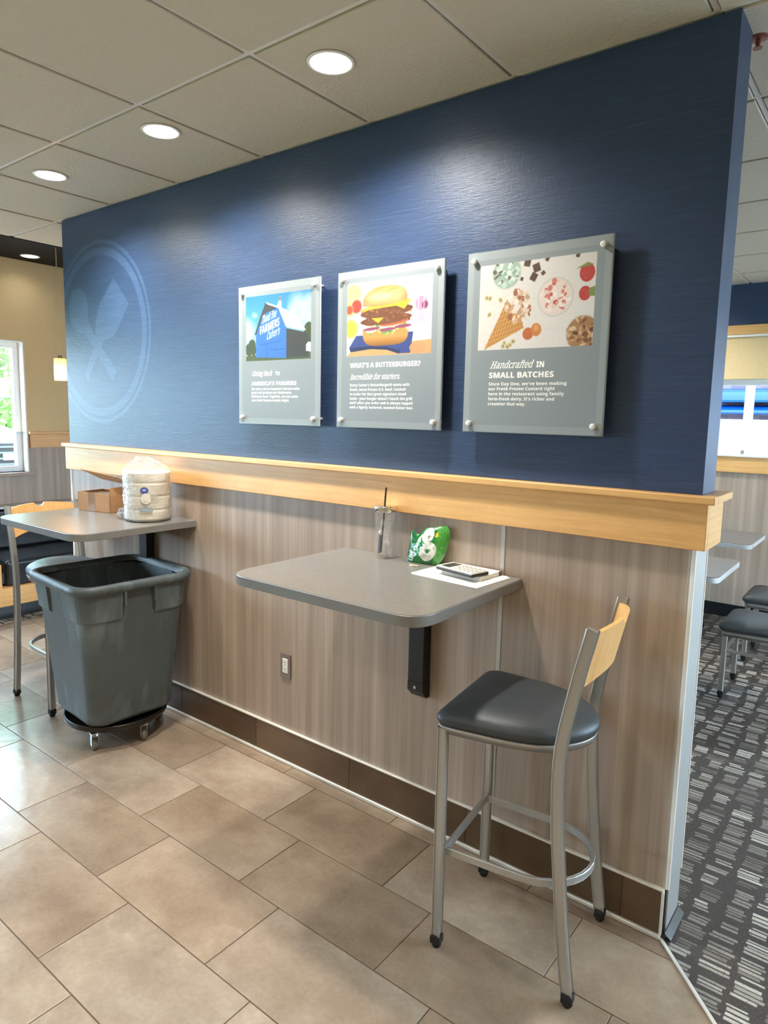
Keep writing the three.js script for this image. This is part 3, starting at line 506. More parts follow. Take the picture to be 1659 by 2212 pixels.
// ---------------------------------------------------------------- wall tables
const TY = 1.093;
function topShape(w, d, r) { const s = new THREE.Shape(); s.moveTo(-w / 2, 0); s.lineTo(w / 2, 0); s.lineTo(w / 2, -d + r); s.quadraticCurveTo(w / 2, -d, w / 2 - r, -d); s.lineTo(-w / 2 + r, -d); s.quadraticCurveTo(-w / 2, -d, -w / 2, -d + r); s.lineTo(-w / 2, 0); return s; }
function wallTable(x, label, w = 0.818, d = 0.638) {
  const o = thing('wall_table', label, 'table', [x, 0, 0.0035]);
  const t = extr(topShape(w - 0.006, d - 0.003, 0.098), 0.0012, 0, 20); t.rotateX(-Math.PI / 2); t.translate(0, TY - 0.0012, 0); part('table_top', uvm(t), M.top, o);
  const e = extr(topShape(w, d, 0.1), 0.0335 - 0.004, 0.002, 20); e.rotateX(-Math.PI / 2); e.translate(0, TY - 0.0012 - 0.0335 + 0.002, 0); e.scale(1, 1, 1); part('edge_band', e, M.edge, o);
  const br = part('bracket', merge([bx(-0.036, 0.036, 0.62, TY - 0.036, 0.001, 0.05, 0.003), bx(-0.03, 0.03, TY - 0.09, TY - 0.036, 0.045, 0.49, 0.003)]), M.black, o, 'black steel bracket');
  const toe = extr(new THREE.Shape([[0.001, 0.62], [0.05, 0.62], [0.05, 0.585], [0.022, 0.555], [0.001, 0.555]].map(([a, b]) => new THREE.Vector2(a, b))), 0.072); toe.rotateY(-Math.PI / 2); toe.translate(0.036, 0, 0);
  part('bracket_foot', toe, M.black, br);
  const bolt = cyl(0.006, 0.006, 0.004, 0, 0, 0, 12); bolt.rotateX(Math.PI / 2); bolt.translate(0, 0.6, 0.05); part('bolt', bolt, M.silver, br);
  return o;
}
wallTable(2.692, 'grey wall-mounted high table with tumbler and paper on it');
wallTable(0.852, 'grey wall-mounted high table carrying the box and wrapped plates');

// ---------------------------------------------------------------- bar stools and chairs (local: +x forward, y up, z to the side)
const seatOutline = (s, n = 40) => { // rounded trapezoid, wide in front, curved behind
  const c = [[0.234, -0.218], [0.234, 0.218], [-0.09, 0.19], [-0.205, 0.06], [-0.205, -0.06], [-0.09, -0.19]], r = [0.045, 0.045, 0.14, 0.12, 0.12, 0.14], o = [];
  for (let i = 0; i < 6; i++) {
    const p = new THREE.Vector2(...c[i]), a = new THREE.Vector2(...c[(i + 5) % 6]).sub(p), b = new THREE.Vector2(...c[(i + 1) % 6]).sub(p);
    const la = Math.min(r[i], a.length() * 0.49), lb = Math.min(r[i], b.length() * 0.49); a.setLength(la); b.setLength(lb);
    for (let k = 0; k <= 7; k++) { const t = k / 7; o.push([(p.x + a.x * (1 - t) * (1 - t) + b.x * t * t) * s, (p.y + a.y * (1 - t) * (1 - t) + b.y * t * t) * s]); }
  }
  return o.reverse();
};
function backPanel(y0, y1, half, f0, f1, bow, notch) { // bent plywood back with a finger notch
  const N = 24, pos = [], idx = [], T = 0.013;
  for (const s of [0, 1]) for (let i = 0; i <= N; i++) for (let k = 0; k <= 6; k++) {
    const t = i / N * 2 - 1, z = t * half, arch = 1 - t * t, top = y1 + 0.016 * arch - (Math.abs(z) < notch ? Math.sqrt(notch * notch - z * z) * 0.8 : 0), bot = y0 + 0.03 * arch;
    const y = bot + (top - bot) * k / 6, f = f0 + (f1 - f0) * (y - y0) / (y1 - y0) - bow * arch - s * T; pos.push(f, y, z);
  }
  const R = 7, O = (N + 1) * R, at = (s, i, k) => s * O + i * R + k;
  for (let i = 0; i < N; i++) for (let k = 0; k < 6; k++) { idx.push(at(0, i, k), at(0, i, k + 1), at(0, i + 1, k), at(0, i + 1, k), at(0, i, k + 1), at(0, i + 1, k + 1), at(1, i, k), at(1, i + 1, k), at(1, i, k + 1), at(1, i + 1, k), at(1, i + 1, k + 1), at(1, i, k + 1)); }
  for (let i = 0; i < N; i++) for (const [k, f] of [[0, 1], [6, 0]]) { const q = [at(0, i, k), at(0, i + 1, k), at(1, i + 1, k), at(1, i, k)]; idx.push(...(f ? [q[0], q[1], q[2], q[0], q[2], q[3]] : [q[0], q[2], q[1], q[0], q[3], q[2]])); }
  for (let k = 0; k < 6; k++) for (const [i, f] of [[0, 1], [N, 0]]) { const q = [at(0, i, k), at(1, i, k), at(1, i, k + 1), at(0, i, k + 1)]; idx.push(...(f ? [q[0], q[1], q[2], q[0], q[2], q[3]] : [q[0], q[2], q[1], q[0], q[3], q[2]])); }
  const g = new THREE.BufferGeometry(); g.setAttribute('position', new THREE.Float32BufferAttribute(pos, 3)); g.setIndex(idx); const n = g.toNonIndexed(); n.computeVertexNormals(); return uvm(n);
}
const DOME = [[0, 0.94], [0.008, 0.985], [0.018, 1]]; for (let k = 1; k < 12; k++) { const a = k / 12 * Math.PI / 2; DOME.push([0.018 + 0.05 * Math.sin(a), Math.pow(Math.cos(a), 0.55)]); }
function foot(x, z) { return merge([bx(x - 0.0165, x + 0.0165, 0.016, 0.042, z - 0.0165, z + 0.0165, 0.003), lathe([[0.0001, 0], [0.011, 0.001], [0.0155, 0.008], [0.0155, 0.02], [0.0001, 0.02]], 16).translate(x, 0, z)]); }
function makeStool(label, pos, turn) {
  const o = thing('bar_stool', label, 'stool', pos, turn);
  const y = 0.722;
  part('seat', loft(DOME.map(([h, s]) => ({ y: y + 0.012 + h, p: seatOutline(s) }))), M.vinyl, o, 'charcoal vinyl seat');
  part('seat_pan', loft([{ y: y - 0.012, p: seatOutline(0.94) }, { y: y + 0.008, p: seatOutline(0.975) }, { y: y + 0.0125, p: seatOutline(0.965) }]), M.silver, o);
  const rear = [[-0.205, 0.03], [-0.187, 0.16], [-0.171, 0.3], [-0.152, 0.5], [-0.146, 0.62], [-0.145, 0.7], [-0.148, 0.76], [-0.158, 0.83], [-0.175, 0.92], [-0.191, 1.0], [-0.214, 1.105]];
  for (const s of [-1, 1]) {
    const f = sweep([[0.206, 0.03], [0.206, y + 0.005]], 0.03, 0.03); f.translate(0, 0, s * 0.194);
    part('rubber_foot', foot(0.206, s * 0.194), M.rubber, part('leg', f, M.silver, o));
    const r = sweep(rear, 0.028, 0.034); r.translate(0, 0, s * 0.194);
    part('rubber_foot', foot(-0.206, s * 0.194), M.rubber, part('leg', r, M.silver, o, 'curved rear leg rising to the back'));
  }
  part('footrest', bx(0.194, 0.206, 0.302, 0.328, -0.18, 0.18, 0.002), M.silver, o);
  const u = [[0.195, 0.17], [0.02, 0.168]]; for (let k = 0; k <= 16; k++) { const a = Math.PI / 2 + Math.PI * k / 16; u.push([-0.035 + 0.175 * Math.cos(a), 0.166 * Math.sin(a)]); } u.push([0.02, -0.168], [0.195, -0.17]);
  const ring = sweep(u, 0.024, 0.011); ring.rotateX(Math.PI / 2); ring.translate(0, 0.315, 0); part('footrest_ring', ring, M.silver, o);
  part('backrest', backPanel(0.925, 1.088, 0.183, -0.168, -0.204, 0.042, 0.026), M.mapleY, o, 'maple back panel with finger notch');
  return o;
}
makeStool('bar stool with maple back standing beside the table with the tumbler', [3.281, 0, 0.27], Math.PI + 0.126);
makeStool('bar stool behind the grey bin at the left-hand table', [0.408, 0, 0.278], 0);
function makeChair(label, pos, turn) {
  const o = thing('dining_chair', label, 'chair', pos, turn), y = 0.415;
  part('seat', loft(DOME.map(([h, s]) => ({ y: y + 0.004 + h, p: seatOutline(s * 1.03) }))), M.vinyl, o, 'charcoal vinyl seat');
  part('seat_pan', loft([{ y: y - 0.03, p: seatOutline(0.95) }, { y: y + 0.005, p: seatOutline(0.965) }]), M.silver, o);
  const rear = [[-0.21, 0.03], [-0.185, 0.2], [-0.17, 0.4], [-0.178, 0.52], [-0.205, 0.7], [-0.235, 0.84]];
  for (const s of [-1, 1]) {
    const f = sweep([[0.2, 0.03], [0.2, y]], 0.03, 0.03); f.translate(0, 0, s * 0.185);
    part('rubber_foot', foot(0.2, s * 0.185), M.rubber, part('leg', f, M.silver, o));
    const r = sweep(rear, 0.028, 0.034); r.translate(0, 0, s * 0.185);
    part('rubber_foot', foot(-0.21, s * 0.185), M.rubber, part('leg', r, M.silver, o));
    part('stretcher', bx(-0.18, 0.19, 0.285, 0.305, s * 0.185 - 0.006, s * 0.185 + 0.006, 0.002), M.silver, o);
  }
  part('stretcher', bx(0.193, 0.207, 0.285, 0.305, -0.175, 0.175, 0.002), M.silver, o);
  part('backrest', backPanel(0.66, 0.825, 0.175, -0.20, -0.233, 0.042, 0.026), M.mapleY, o, 'maple back panel');
  return o;
}
makeChair('charcoal dining chair on the carpet, the nearer one past the wall end', [3.565, 0.003, -2.395], Math.PI);
makeChair('charcoal dining chair on the carpet, the one closer to the far wall', [3.55, 0.003, -3.19], Math.PI);
function carpetTable(label, x0, x1, z0, z1, y = 0.765) {
  const o = thing('dining_table', label, 'table', [(x0 + x1) / 2, 0.003, (z0 + z1) / 2]), w = x1 - x0, d = z1 - z0;
  const t = extr(roundRect(w, d, 0.06), 0.026, 0.003, 8); t.rotateX(-Math.PI / 2); t.translate(0, y - 0.032, 0); part('edge_band', t, std({ color: 0xb9bab8, roughness: 0.35 }), o);
  const u = extr(roundRect(w - 0.008, d - 0.008, 0.056), 0.0012, 0, 8); u.rotateX(-Math.PI / 2); u.translate(0, y - 0.0008, 0); part('table_top', uvm(u), M.top, o);
  part('column', cyl(0.035, 0.035, y - 0.06, 0, 0.03, 0), M.black, o); part('base', merge([bx(-0.28, 0.28, 0, 0.03, -0.035, 0.035, 0.01), bx(-0.035, 0.035, 0, 0.03, -0.25, 0.25, 0.01)]), M.black, o);
  return o;
}
carpetTable('pale grey table top showing past the end of the navy wall, the nearer one', 2.12, 3.34, -2.66, -2.0);
carpetTable('grey table against the far wainscot, under the far window', 2.06, 3.29, -3.95, -3.29);

// ---------------------------------------------------------------- utility bin on dolly
{
  const o = thing('waste_bin', 'grey square plastic waste bin with rolled rim', 'bin', [1.008, 0.1315, 0.335], -0.065);
  const sz = (y) => 0.435 + (0.552 - 0.435) * y / 0.7, shell = [], inner = [];
  for (const y of [0, 0.012, 0.03, 0.2, 0.4, 0.55, 0.66, 0.70]) { const s = sz(y) - (y === 0 ? 0.05 : y === 0.012 ? 0.016 : 0); shell.push({ y, p: rrRing(s, s, 0.075) }); }
  for (const y of [0.70, 0.4, 0.03]) { const s = sz(y) - 0.014; inner.push({ y, p: rrRing(s, s, 0.07) }); }
  part('body', merge([loft(shell, false, true), loft(inner, true, false)]), M.bin, o, 'dusty dark grey plastic body');
  const rim = [[0.676, 0.004], [0.676, 0.026], [0.69, 0.034], [0.708, 0.033], [0.718, 0.022], [0.718, 0.006], [0.708, -0.006], [0.69, -0.010]].map(([y, e]) => ({ y, p: rrRing(0.549 + 2 * e, 0.549 + 2 * e, 0.075 + e) }));
  part('rim', loft(rim, false, false), M.bin, o, 'thick rolled rim');
  // raised skirts around the corners leave a plain handle bay on each side
  for (let q = 0; q < 4; q++) {
    const skirt = (y, e) => { const s = sz(y) + 2 * e, r = 0.075 + e, pts = [[s / 2, 0.085], [s / 2, s / 2 - r]]; for (let k = 1; k < 7; k++) { const a = k / 6 * Math.PI / 2; pts.push([s / 2 - r + r * Math.cos(a), s / 2 - r + r * Math.sin(a)]); } pts.push([0.085, s / 2]); const b = sz(y) - 0.004; pts.push([0.085, b / 2 - 0.002], [b / 2 - 0.02, b / 2 - 0.02], [b / 2 - 0.002, 0.085]); return pts.reverse(); };
    const g = loft([{ y: 0.535, p: skirt(0.535, 0.002) }, { y: 0.545, p: skirt(0.545, 0.011) }, { y: 0.675, p: skirt(0.675, 0.014) }, { y: 0.69, p: skirt(0.69, 0.012) }]); g.rotateY(q * Math.PI / 2);
    const n = g.toNonIndexed(); n.computeVertexNormals(); part('corner_skirt', n, M.bin, o);
  }
  for (let q = 0; q < 4; q += 2) for (const x of [-0.083, 0.07]) { const g = bx(x, x + 0.013, 0.6, 0.70, 0.271, 0.298, 0.004); g.rotateY(q * Math.PI / 2 - Math.PI / 2); part('handle_rib', g, M.bin, o); }
  const d = thing('bin_dolly', 'round black wheeled dolly under the grey bin', 'dolly', [1.012, -0.0, 0.33]);
  part('deck', lathe([[0.0001, 0.1], [0.2, 0.1], [0.238, 0.096], [0.249, 0.106], [0.249, 0.126], [0.243, 0.130], [0.236, 0.124], [0.230, 0.114], [0.0001, 0.114]], 48), phy({ color: 0x17140f, roughness: 0.3 }), d);
  for (const [x, z, a] of [[0.12, 0.19, -0.15], [0.21, -0.02, -0.3], [0.07, -0.2, 0.2], [-0.19, 0.08, 0.8], [-0.13, -0.16, 0.3]]) {
    const c = new THREE.Group(); c.name = 'caster'; c.position.set(x, 0, z); c.rotation.y = a; d.add(c);
    part('fork', merge([bx(-0.012, 0.008, 0.026, 0.093, 0.0135, 0.0160, 0.001), bx(-0.012, 0.008, 0.026, 0.093, -0.0160, -0.0135, 0.001), bx(-0.02, 0.024, 0.090, 0.096, -0.02, 0.02, 0.002), cyl(0.014, 0.014, 0.012, 0, 0.092, 0, 16)]), M.chrome, c);
    const w = lathe([[0.008, -0.011], [0.022, -0.0115], [0.029, -0.009], [0.031, 0], [0.029, 0.009], [0.022, 0.0115], [0.008, 0.011], [0.008, -0.011]], 24); w.rotateX(Math.PI / 2); w.translate(-0.008, 0.031, 0); part('wheel', w, std({ color: 0x77726a, roughness: 0.6 }), c);
  }
}

// ---------------------------------------------------------------- things on the left table
{
  const o = thing('cardboard_box', 'open brown cardboard box on the left-hand table', 'box', [0.738, TY, 0.03], 0.2);
  // local: x along the front, z towards the room
  const w = 0.245, h = 0.104, d = 0.165, t = 0.004;
  part('box_body', merge([bx(-w, 0, 0, t, 0, d), bx(-w, 0, 0, h, d - t, d), bx(-w, 0, 0, h, 0, t), bx(-w, -w + t, 0, h, 0, d), bx(-t, 0, 0, h, 0, d)]), M.card, o);
  part('tape', merge([bx(-0.165, -0.115, 0.002, h, d, d + 0.0006)]), std({ color: 0x8f6b4c, roughness: 0.25 }), o, 'strip of brown tape');
  part('contents', bx(-w + 0.008, -0.008, 0.06, h - 0.012, 0.008, d - 0.008, 0.006), M.white, o, 'white packing inside');
  const lid = bx(-w, 0.03, -t, 0, 0, d * 1.0); lid.translate(0, 0, 0); const l = part('lid', lid, M.card, o, 'raised cardboard lid'); l.position.set(0.01, h + 0.035, 0.006); l.rotation.set(-0.42, 0, -0.1, 'ZXY');
  const fl = part('lid_flap', bx(-0.002, 0.002, -0.075, 0, 0.004, d - 0.004), M.card, o); fl.position.set(-0.002, h + 0.034, 0.0); 
}
{
  const o = thing('plate_stack', 'tall stack of white foam plates wrapped in clear plastic', 'plates', [1.085, TY, 0.165]);
  const N = 26, rings = [], out = [], wob = (y) => (y < 0.25 ? 1.7 : 1);
  for (let k = 0; k < N; k++) { const y = 0.004 + k * 0.0096; for (const [dy, e] of [[0, 0], [0.0048, -0.004]]) { const p = []; for (let i = 0; i < 48; i++) { const a = -i / 48 * Math.PI * 2, r = (k ? (k % 7 === 6 ? 0.1095 : 0.112) : 0.104) + e + 0.0012 * Math.sin(3 * a + k * 0.4); p.push([r * Math.cos(a), r * Math.sin(a)]); } rings.push({ y: y + dy, p }); } }
  part('plates', loft(rings), std({ color: 0xe6ddca, roughness: 0.65 }), o, 'stacked white foam plates');
  for (const [y, b, s] of [[0.0, 0.104, 0.004], [0.015, 0.115, 0.003], [0.04, 0.117, 0.003], [0.07, 0.1165, 0.003], [0.1, 0.117, 0.003], [0.13, 0.1165, 0.003], [0.16, 0.117, 0.003], [0.19, 0.117, 0.003], [0.22, 0.118, 0.004], [0.245, 0.116, 0.004], [0.262, 0.108, 0.008], [0.278, 0.09, 0.012], [0.295, 0.062, 0.014], [0.31, 0.045, 0.012], [0.322, 0.03, 0.01]]) {
    const p = []; for (let i = 0; i < 96; i++) { const a = -i / 96 * Math.PI * 2, r = b + s * wob(y) * (0.5 * Math.sin(7 * a + y * 40) + 0.5 * Math.sin(13 * a - y * 70) + 0.6 * (hash(i, Math.round(y * 1000), 5) - 0.5)); p.push([r * Math.cos(a) - (y > 0.25 ? (y - 0.25) * 0.5 : 0), r * Math.sin(a)]); } out.push({ y, p });
  }
  part('plastic_wrap', loft(out, true, false), M.plasticFilm, o, 'crinkled clear wrap');
  const knot = new THREE.SphereGeometry(0.026, 16, 12); { const p = knot.attributes.position; for (let i = 0; i < p.count; i++) { const k = 0.75 + 0.5 * hash(Math.round(p.getX(i) * 900), Math.round(p.getY(i) * 900) + Math.round(p.getZ(i) * 700), 9); p.setXYZ(i, p.getX(i) * k, p.getY(i) * k, p.getZ(i) * k); } knot.computeVertexNormals(); }
  knot.translate(-0.118, 0.03, 0.07); part('wrap_twist', knot, M.plasticFilm, o);
  const [c, g] = canvas(512, 640); g.clearRect(0, 0, 512, 640);
  blob(g, 150, 120, 105, 70, '#3e4c9a'); blob(g, 150, 112, 66, 34, '#7f89c2'); g.fillStyle = '#e9e9ee'; g.fillRect(112, 106, 76, 12);
  blob(g, 190, 300, 130, 120, '#e5e0d2'); g.strokeStyle = '#cfc9ba'; g.lineWidth = 6; g.beginPath(); g.ellipse(190, 300, 90, 82, 0, 0, 7); g.stroke();
  g.fillStyle = '#aaa79f'; for (let i = 0; i < 5; i++) g.fillRect(300 + i * 40, 240, 26, 66); g.fillStyle = '#93a3aa'; g.fillRect(30, 500, 330, 90); g.fillStyle = '#b7c2c6'; for (let i = 0; i < 7; i++) g.fillRect(60 + i * 40, 530, 24, 26);
  const lab = new THREE.CylinderGeometry(0.1185, 0.1185, 0.145, 20, 1, true, 0.62, 0.8); lab.translate(0, 0.118, 0); part('printed_label', lab, std({ map: canTex(c), roughness: 0.4, transparent: true }), o, 'printed label with a blue oval');
}

// ---------------------------------------------------------------- things on the right table
{
  const o = thing('tumbler', 'clear plastic tumbler with silver lid and dark straw', 'cup', [2.536, TY, 0.066]);
  part('cup_wall', lathe([[0.0001, 0.001], [0.028, 0.001], [0.031, 0.004], [0.0315, 0.012], [0.042, 0.19]], 40), M.glass, o);
  part('inner_wall', lathe([[0.0001, 0.014], [0.026, 0.014], [0.028, 0.02], [0.0385, 0.19]], 40), phy({ color: 0xffffff, transmission: 0.93, thickness: 0, roughness: 0.1, ior: 1.45 }), o);
  part('lid', lathe([[0.0435, 0.186], [0.0455, 0.19], [0.0455, 0.205], [0.043, 0.209], [0.02, 0.211], [0.0001, 0.211]], 40), M.chrome, o, 'silver lid');
  const s = cyl(0.0036, 0.0036, 0.258, 0, 0, 0, 12); s.rotateZ(-0.075); s.translate(-0.013, 0.022, 0.004); part('straw', s, std({ color: 0x2a1015, roughness: 0.4 }), o, 'dark straw');
  const b = bx(-0.006, 0.006, 0, 0.075, -0.002, 0.002, 0.0015); b.rotateZ(-0.075); b.translate(-0.018, 0.018, 0.012); part('stirrer', b, std({ color: 0x4a4a48, roughness: 0.5 }), o);
  const ice = []; for (let i = 0; i < 16; i++) { const g = bx(-0.008, 0.008, -0.007, 0.007, -0.008, 0.008, 0.002); g.rotateX(rnd() * 3); g.rotateY(rnd() * 3); const y = rr(0.028, 0.17), R = 0.011 + 0.05 * (y - 0.02), a = rnd() * 7; g.translate(R * Math.cos(a) + 0.003, y, R * Math.sin(a)); ice.push(g); }
  const im = part('ice', merge(ice), phy({ color: 0xffffff, transmission: 0.85, thickness: 0, roughness: 0.15 }), o); im.userData.kind = 'stuff';
}
{
  const o = thing('candy_bag', 'shiny green bag of ring mints leaning against the wainscot', 'bag', [2.722, TY, 0.036], 0.1);
  const [c, g] = canvas(720, 620);
  g.fillStyle = '#0f6a2b'; g.fillRect(0, 0, 720, 620);
  for (let i = 0; i < 22; i++) poly(g, [[rr(0, 720), rr(0, 620)], [rr(0, 720), rr(0, 620)], [rr(0, 720), rr(0, 620)]], ['rgba(20,110,40,0.35)', 'rgba(60,170,80,0.25)'][i % 2]);
  poly(g, [[180, 0], [420, 0], [330, 620], [150, 620]], '#1c7f3b');
  poly(g, [[470, 0], [720, 0], [720, 620], [560, 620]], 'rgba(110,180,60,0.5)');  // yellow-green highlight painted into the bag colour
  blob(g, 350, 130, 105, 125, '#dedfd6'); blob(g, 372, 160, 22, 34, '#8a9186'); blob(g, 410, 400, 150, 165, '#e2e3da'); blob(g, 405, 395, 34, 40, '#3f8e56'); poly(g, [[440, 250], [560, 330], [470, 360]], '#f0f0ea'); poly(g, [[300, 480], [420, 430], [400, 540]], '#cfd2c6');
  g.save(); g.translate(130, 600); g.rotate(-Math.PI / 2 + 0.17); g.fillStyle = '#f4f6f4'; fit(g, 'LIFE', 0, 0, 120, 230); fit(g, 'SAVERS', 250, 30, 100, 270); g.fillStyle = '#dce9dd'; fit(g, 'MINTS', 130, 120, 40, 130, 'bold'); g.restore();
  g.fillStyle = '#d9c427'; g.fillRect(480, 90, 50, 70);
  const NX = 28, NY = 22, pos = [], uv = [], idx = [];
  for (const s of [1, -1]) for (let j = 0; j <= NY; j++) for (let i = 0; i <= NX; i++) {
    const u = i / NX, v = j / NY, e = Math.pow(Math.max(0, Math.sin(Math.PI * u) * Math.sin(Math.PI * Math.min(1, 0.06 + v * 0.94))), 0.55), k = hash(i, j, s > 0 ? 3 : 4);
    const w = 0.155 + 0.02 * v, skew = 0.022 * (v - 0.5), cornerCut = u < 0.2 ? 0 : -0.035 * (0.2 - u) * 0;
    const top = 0.125 + 0.028 * u - (u < 0.34 ? 0.022 * Math.sin(Math.PI * u / 0.34) : 0);
    const xr = (u - 0.5) * w * (u > 0.5 ? 1 - 0.3 * Math.pow(Math.abs(2 * v - 1), 3.5) * (2 * u - 1) : 1);
    pos.push(xr + skew, 0.001 + v * top, s * e * (0.017 + 0.0075 * k * (e > 0.3 ? 1 : 0)) - 0.017 * (v - 0.4)); uv.push(u, v);
  }
  const n1 = (NX + 1) * (NY + 1);
  for (let s = 0; s < 2; s++) for (let j = 0; j < NY; j++) for (let i = 0; i < NX; i++) { const a = s * n1 + j * (NX + 1) + i, b = a + 1, d = a + NX + 1, e = d + 1; idx.push(...(s ? [a, d, b, b, d, e] : [a, b, d, b, e, d])); }
  const gg = new THREE.BufferGeometry(); gg.setAttribute('position', new THREE.Float32BufferAttribute(pos, 3)); gg.setAttribute('uv', new THREE.Float32BufferAttribute(uv, 2)); gg.setIndex(idx); gg.computeVertexNormals();
  part('pouch', gg, phy({ map: canTex(c), roughness: 0.26, clearcoat: 0.6, clearcoatRoughness: 0.1 }), o, 'crinkled green foil pouch with white ring mints printed on it');
}
{
  const paperMat = std({ color: 0xf1eee6, roughness: 0.8 });
  const [c, g] = canvas(560, 432); g.fillStyle = '#f3f0e8'; g.fillRect(0, 0, 560, 432); g.strokeStyle = 'rgba(150,150,160,0.45)'; g.lineWidth = 1.5; for (let i = 0; i < 16; i++) { g.beginPath(); g.moveTo(30, 30 + i * 25); g.lineTo(530, 30 + i * 25); g.stroke(); } for (let i = 0; i < 8; i++) { g.beginPath(); g.moveTo(30 + i * 70, 30); g.lineTo(30 + i * 70, 405); g.stroke(); }
  const p2 = single('paper_sheet', bx(-0.14, 0.14, 0, 0.0008, -0.1, 0.108), paperMat, 'white paper sheet at the bottom of the pile on the table', 'paper', 'papers on the high table'); p2.position.set(2.918, TY + 0.0002, 0.114); p2.rotation.y = -0.075;
  const face = new THREE.BoxGeometry(0.279, 0.0008, 0.2); face.translate(0, 0.0004, 0);
  const printed = std({ map: canTex(c), roughness: 0.8 });
  const p1 = single('paper_sheet', face, [paperMat, paperMat, printed, paperMat, paperMat, paperMat], 'white printed sheet lying under the calculator and note pad', 'paper', 'papers on the high table'); p1.position.set(2.908, TY + 0.0011, 0.109); p1.rotation.y = -0.045;
  const o = thing('note_pad', 'thick white note pad beside the calculator', 'note pad', [2.938, TY + 0.002, 0.077], -0.06);
  part('pages', merge([0, 1, 2, 3, 4].map((k) => bx(-0.083 + 0.0006 * (k % 2), 0.083 - 0.0006 * ((k + 1) % 2), k * 0.003, k * 0.003 + 0.0027, -0.066, 0.066, 0.0004))), std({ color: 0xefeae0, roughness: 0.8 }), o);
  part('binding', bx(0.079, 0.0845, 0, 0.0154, -0.0675, -0.05, 0.001), std({ color: 0x7a4a44, roughness: 0.5 }), o);
  const k = thing('calculator', 'pocket calculator with white keypad on the papers', 'calculator', [2.928, TY + 0.0175, 0.125], -0.2);
  part('base', bx(-0.086, 0.086, 0, 0.011, -0.045, 0.045, 0.005), std({ color: 0x24201e, roughness: 0.4 }), k, 'black underside');
  const f = part('faceplate', bx(-0.084, 0.084, 0.010, 0.0155, -0.043, 0.043, 0.0022), std({ color: 0xdad8d0, roughness: 0.4 }), k, 'white face');
  part('screen', bx(-0.07, -0.03, 0.0145, 0.0163, -0.034, 0.034, 0.0008), std({ color: 0x3e4438, roughness: 0.15 }), f);
  for (let i = 0; i < 5; i++) for (let j = 0; j < 4; j++) part('key', bx(-0.017 + i * 0.02, -0.003 + i * 0.02, 0.0148, 0.0175, -0.035 + j * 0.019, -0.021 + j * 0.019, 0.0012), std({ color: 0xc3c1ba, roughness: 0.5 }), f);
  const s = new THREE.PlaneGeometry(0.034, 0.014, 10, 4); { const p = s.attributes.position; for (let i = 0; i < p.count; i++) p.setZ(i, 0.004 * hash(i, 3, 7)); s.rotateX(-Math.PI / 2); s.computeVertexNormals(); }
  const w = single('candy_wrapper', s, phy({ color: 0xd9c89a, roughness: 0.3, side: THREE.DoubleSide }), 'tiny crumpled clear candy wrapper on the grey table', 'wrapper'); w.position.set(2.705, TY + 0.0006, 0.1); w.rotation.y = 0.2;
}

// ---------------------------------------------------------------- booth bench at the left
{
  const o = thing('booth_bench', 'black upholstered booth bench on maple base under the window', 'bench', [0, 0, 0]);
  part('toe_kick', bx(-1.95, -1.335, 0.003, 0.105, -2.3, 0.4), M.cove, o, 'black toe kick');
  part('bench_base', bx(-1.97, -1.31, 0.105, 0.25, -2.3, 0.4, 0.003), M.maple, o, 'maple base');
  part('end_block', bx(-1.97, -1.31, 0.25, 0.44, -0.1, 0.4, 0.003), M.maple, o);
  part('seat_cushion', bx(-1.9, -1.345, 0.235, 0.455, -2.3, -0.145, 0.035), M.blackVinyl, o, 'black vinyl seat');
  part('seat_side', bx(-1.88, -1.37, 0.27, 0.36, -0.15, -0.102, 0.008), M.blackVinyl, o);
  part('back_cushion', bx(-1.975, -1.84, 0.45, 0.795, -2.3, 0.35, 0.03), M.blackVinyl, o, 'black vinyl back');
  part('back_cap', bx(-1.985, -1.825, 0.795, 0.815, -2.3, 0.4, 0.004), M.aluSoft, o);
}

// ---------------------------------------------------------------- far window shade
{
  const o = thing('window_shade', 'bright white translucent shade across the lower far window', 'shade', [0, 0, 0]);
  part('fabric', bx(1.22, 5.88, 1.40, 1.672, ZF + 0.012, ZF + 0.0135), phy({ color: 0xffffff, roughness: 1, transmission: 0.6, thickness: 0 }), o);
  part('bottom_bar', bx(1.22, 5.88, 1.388, 1.402, ZF + 0.006, ZF + 0.02, 0.003), M.white, o);
  part('clip', bx(3.03, 3.055, 1.388, 1.42, ZF + 0.02, ZF + 0.026, 0.002), M.aluSoft, o);
}

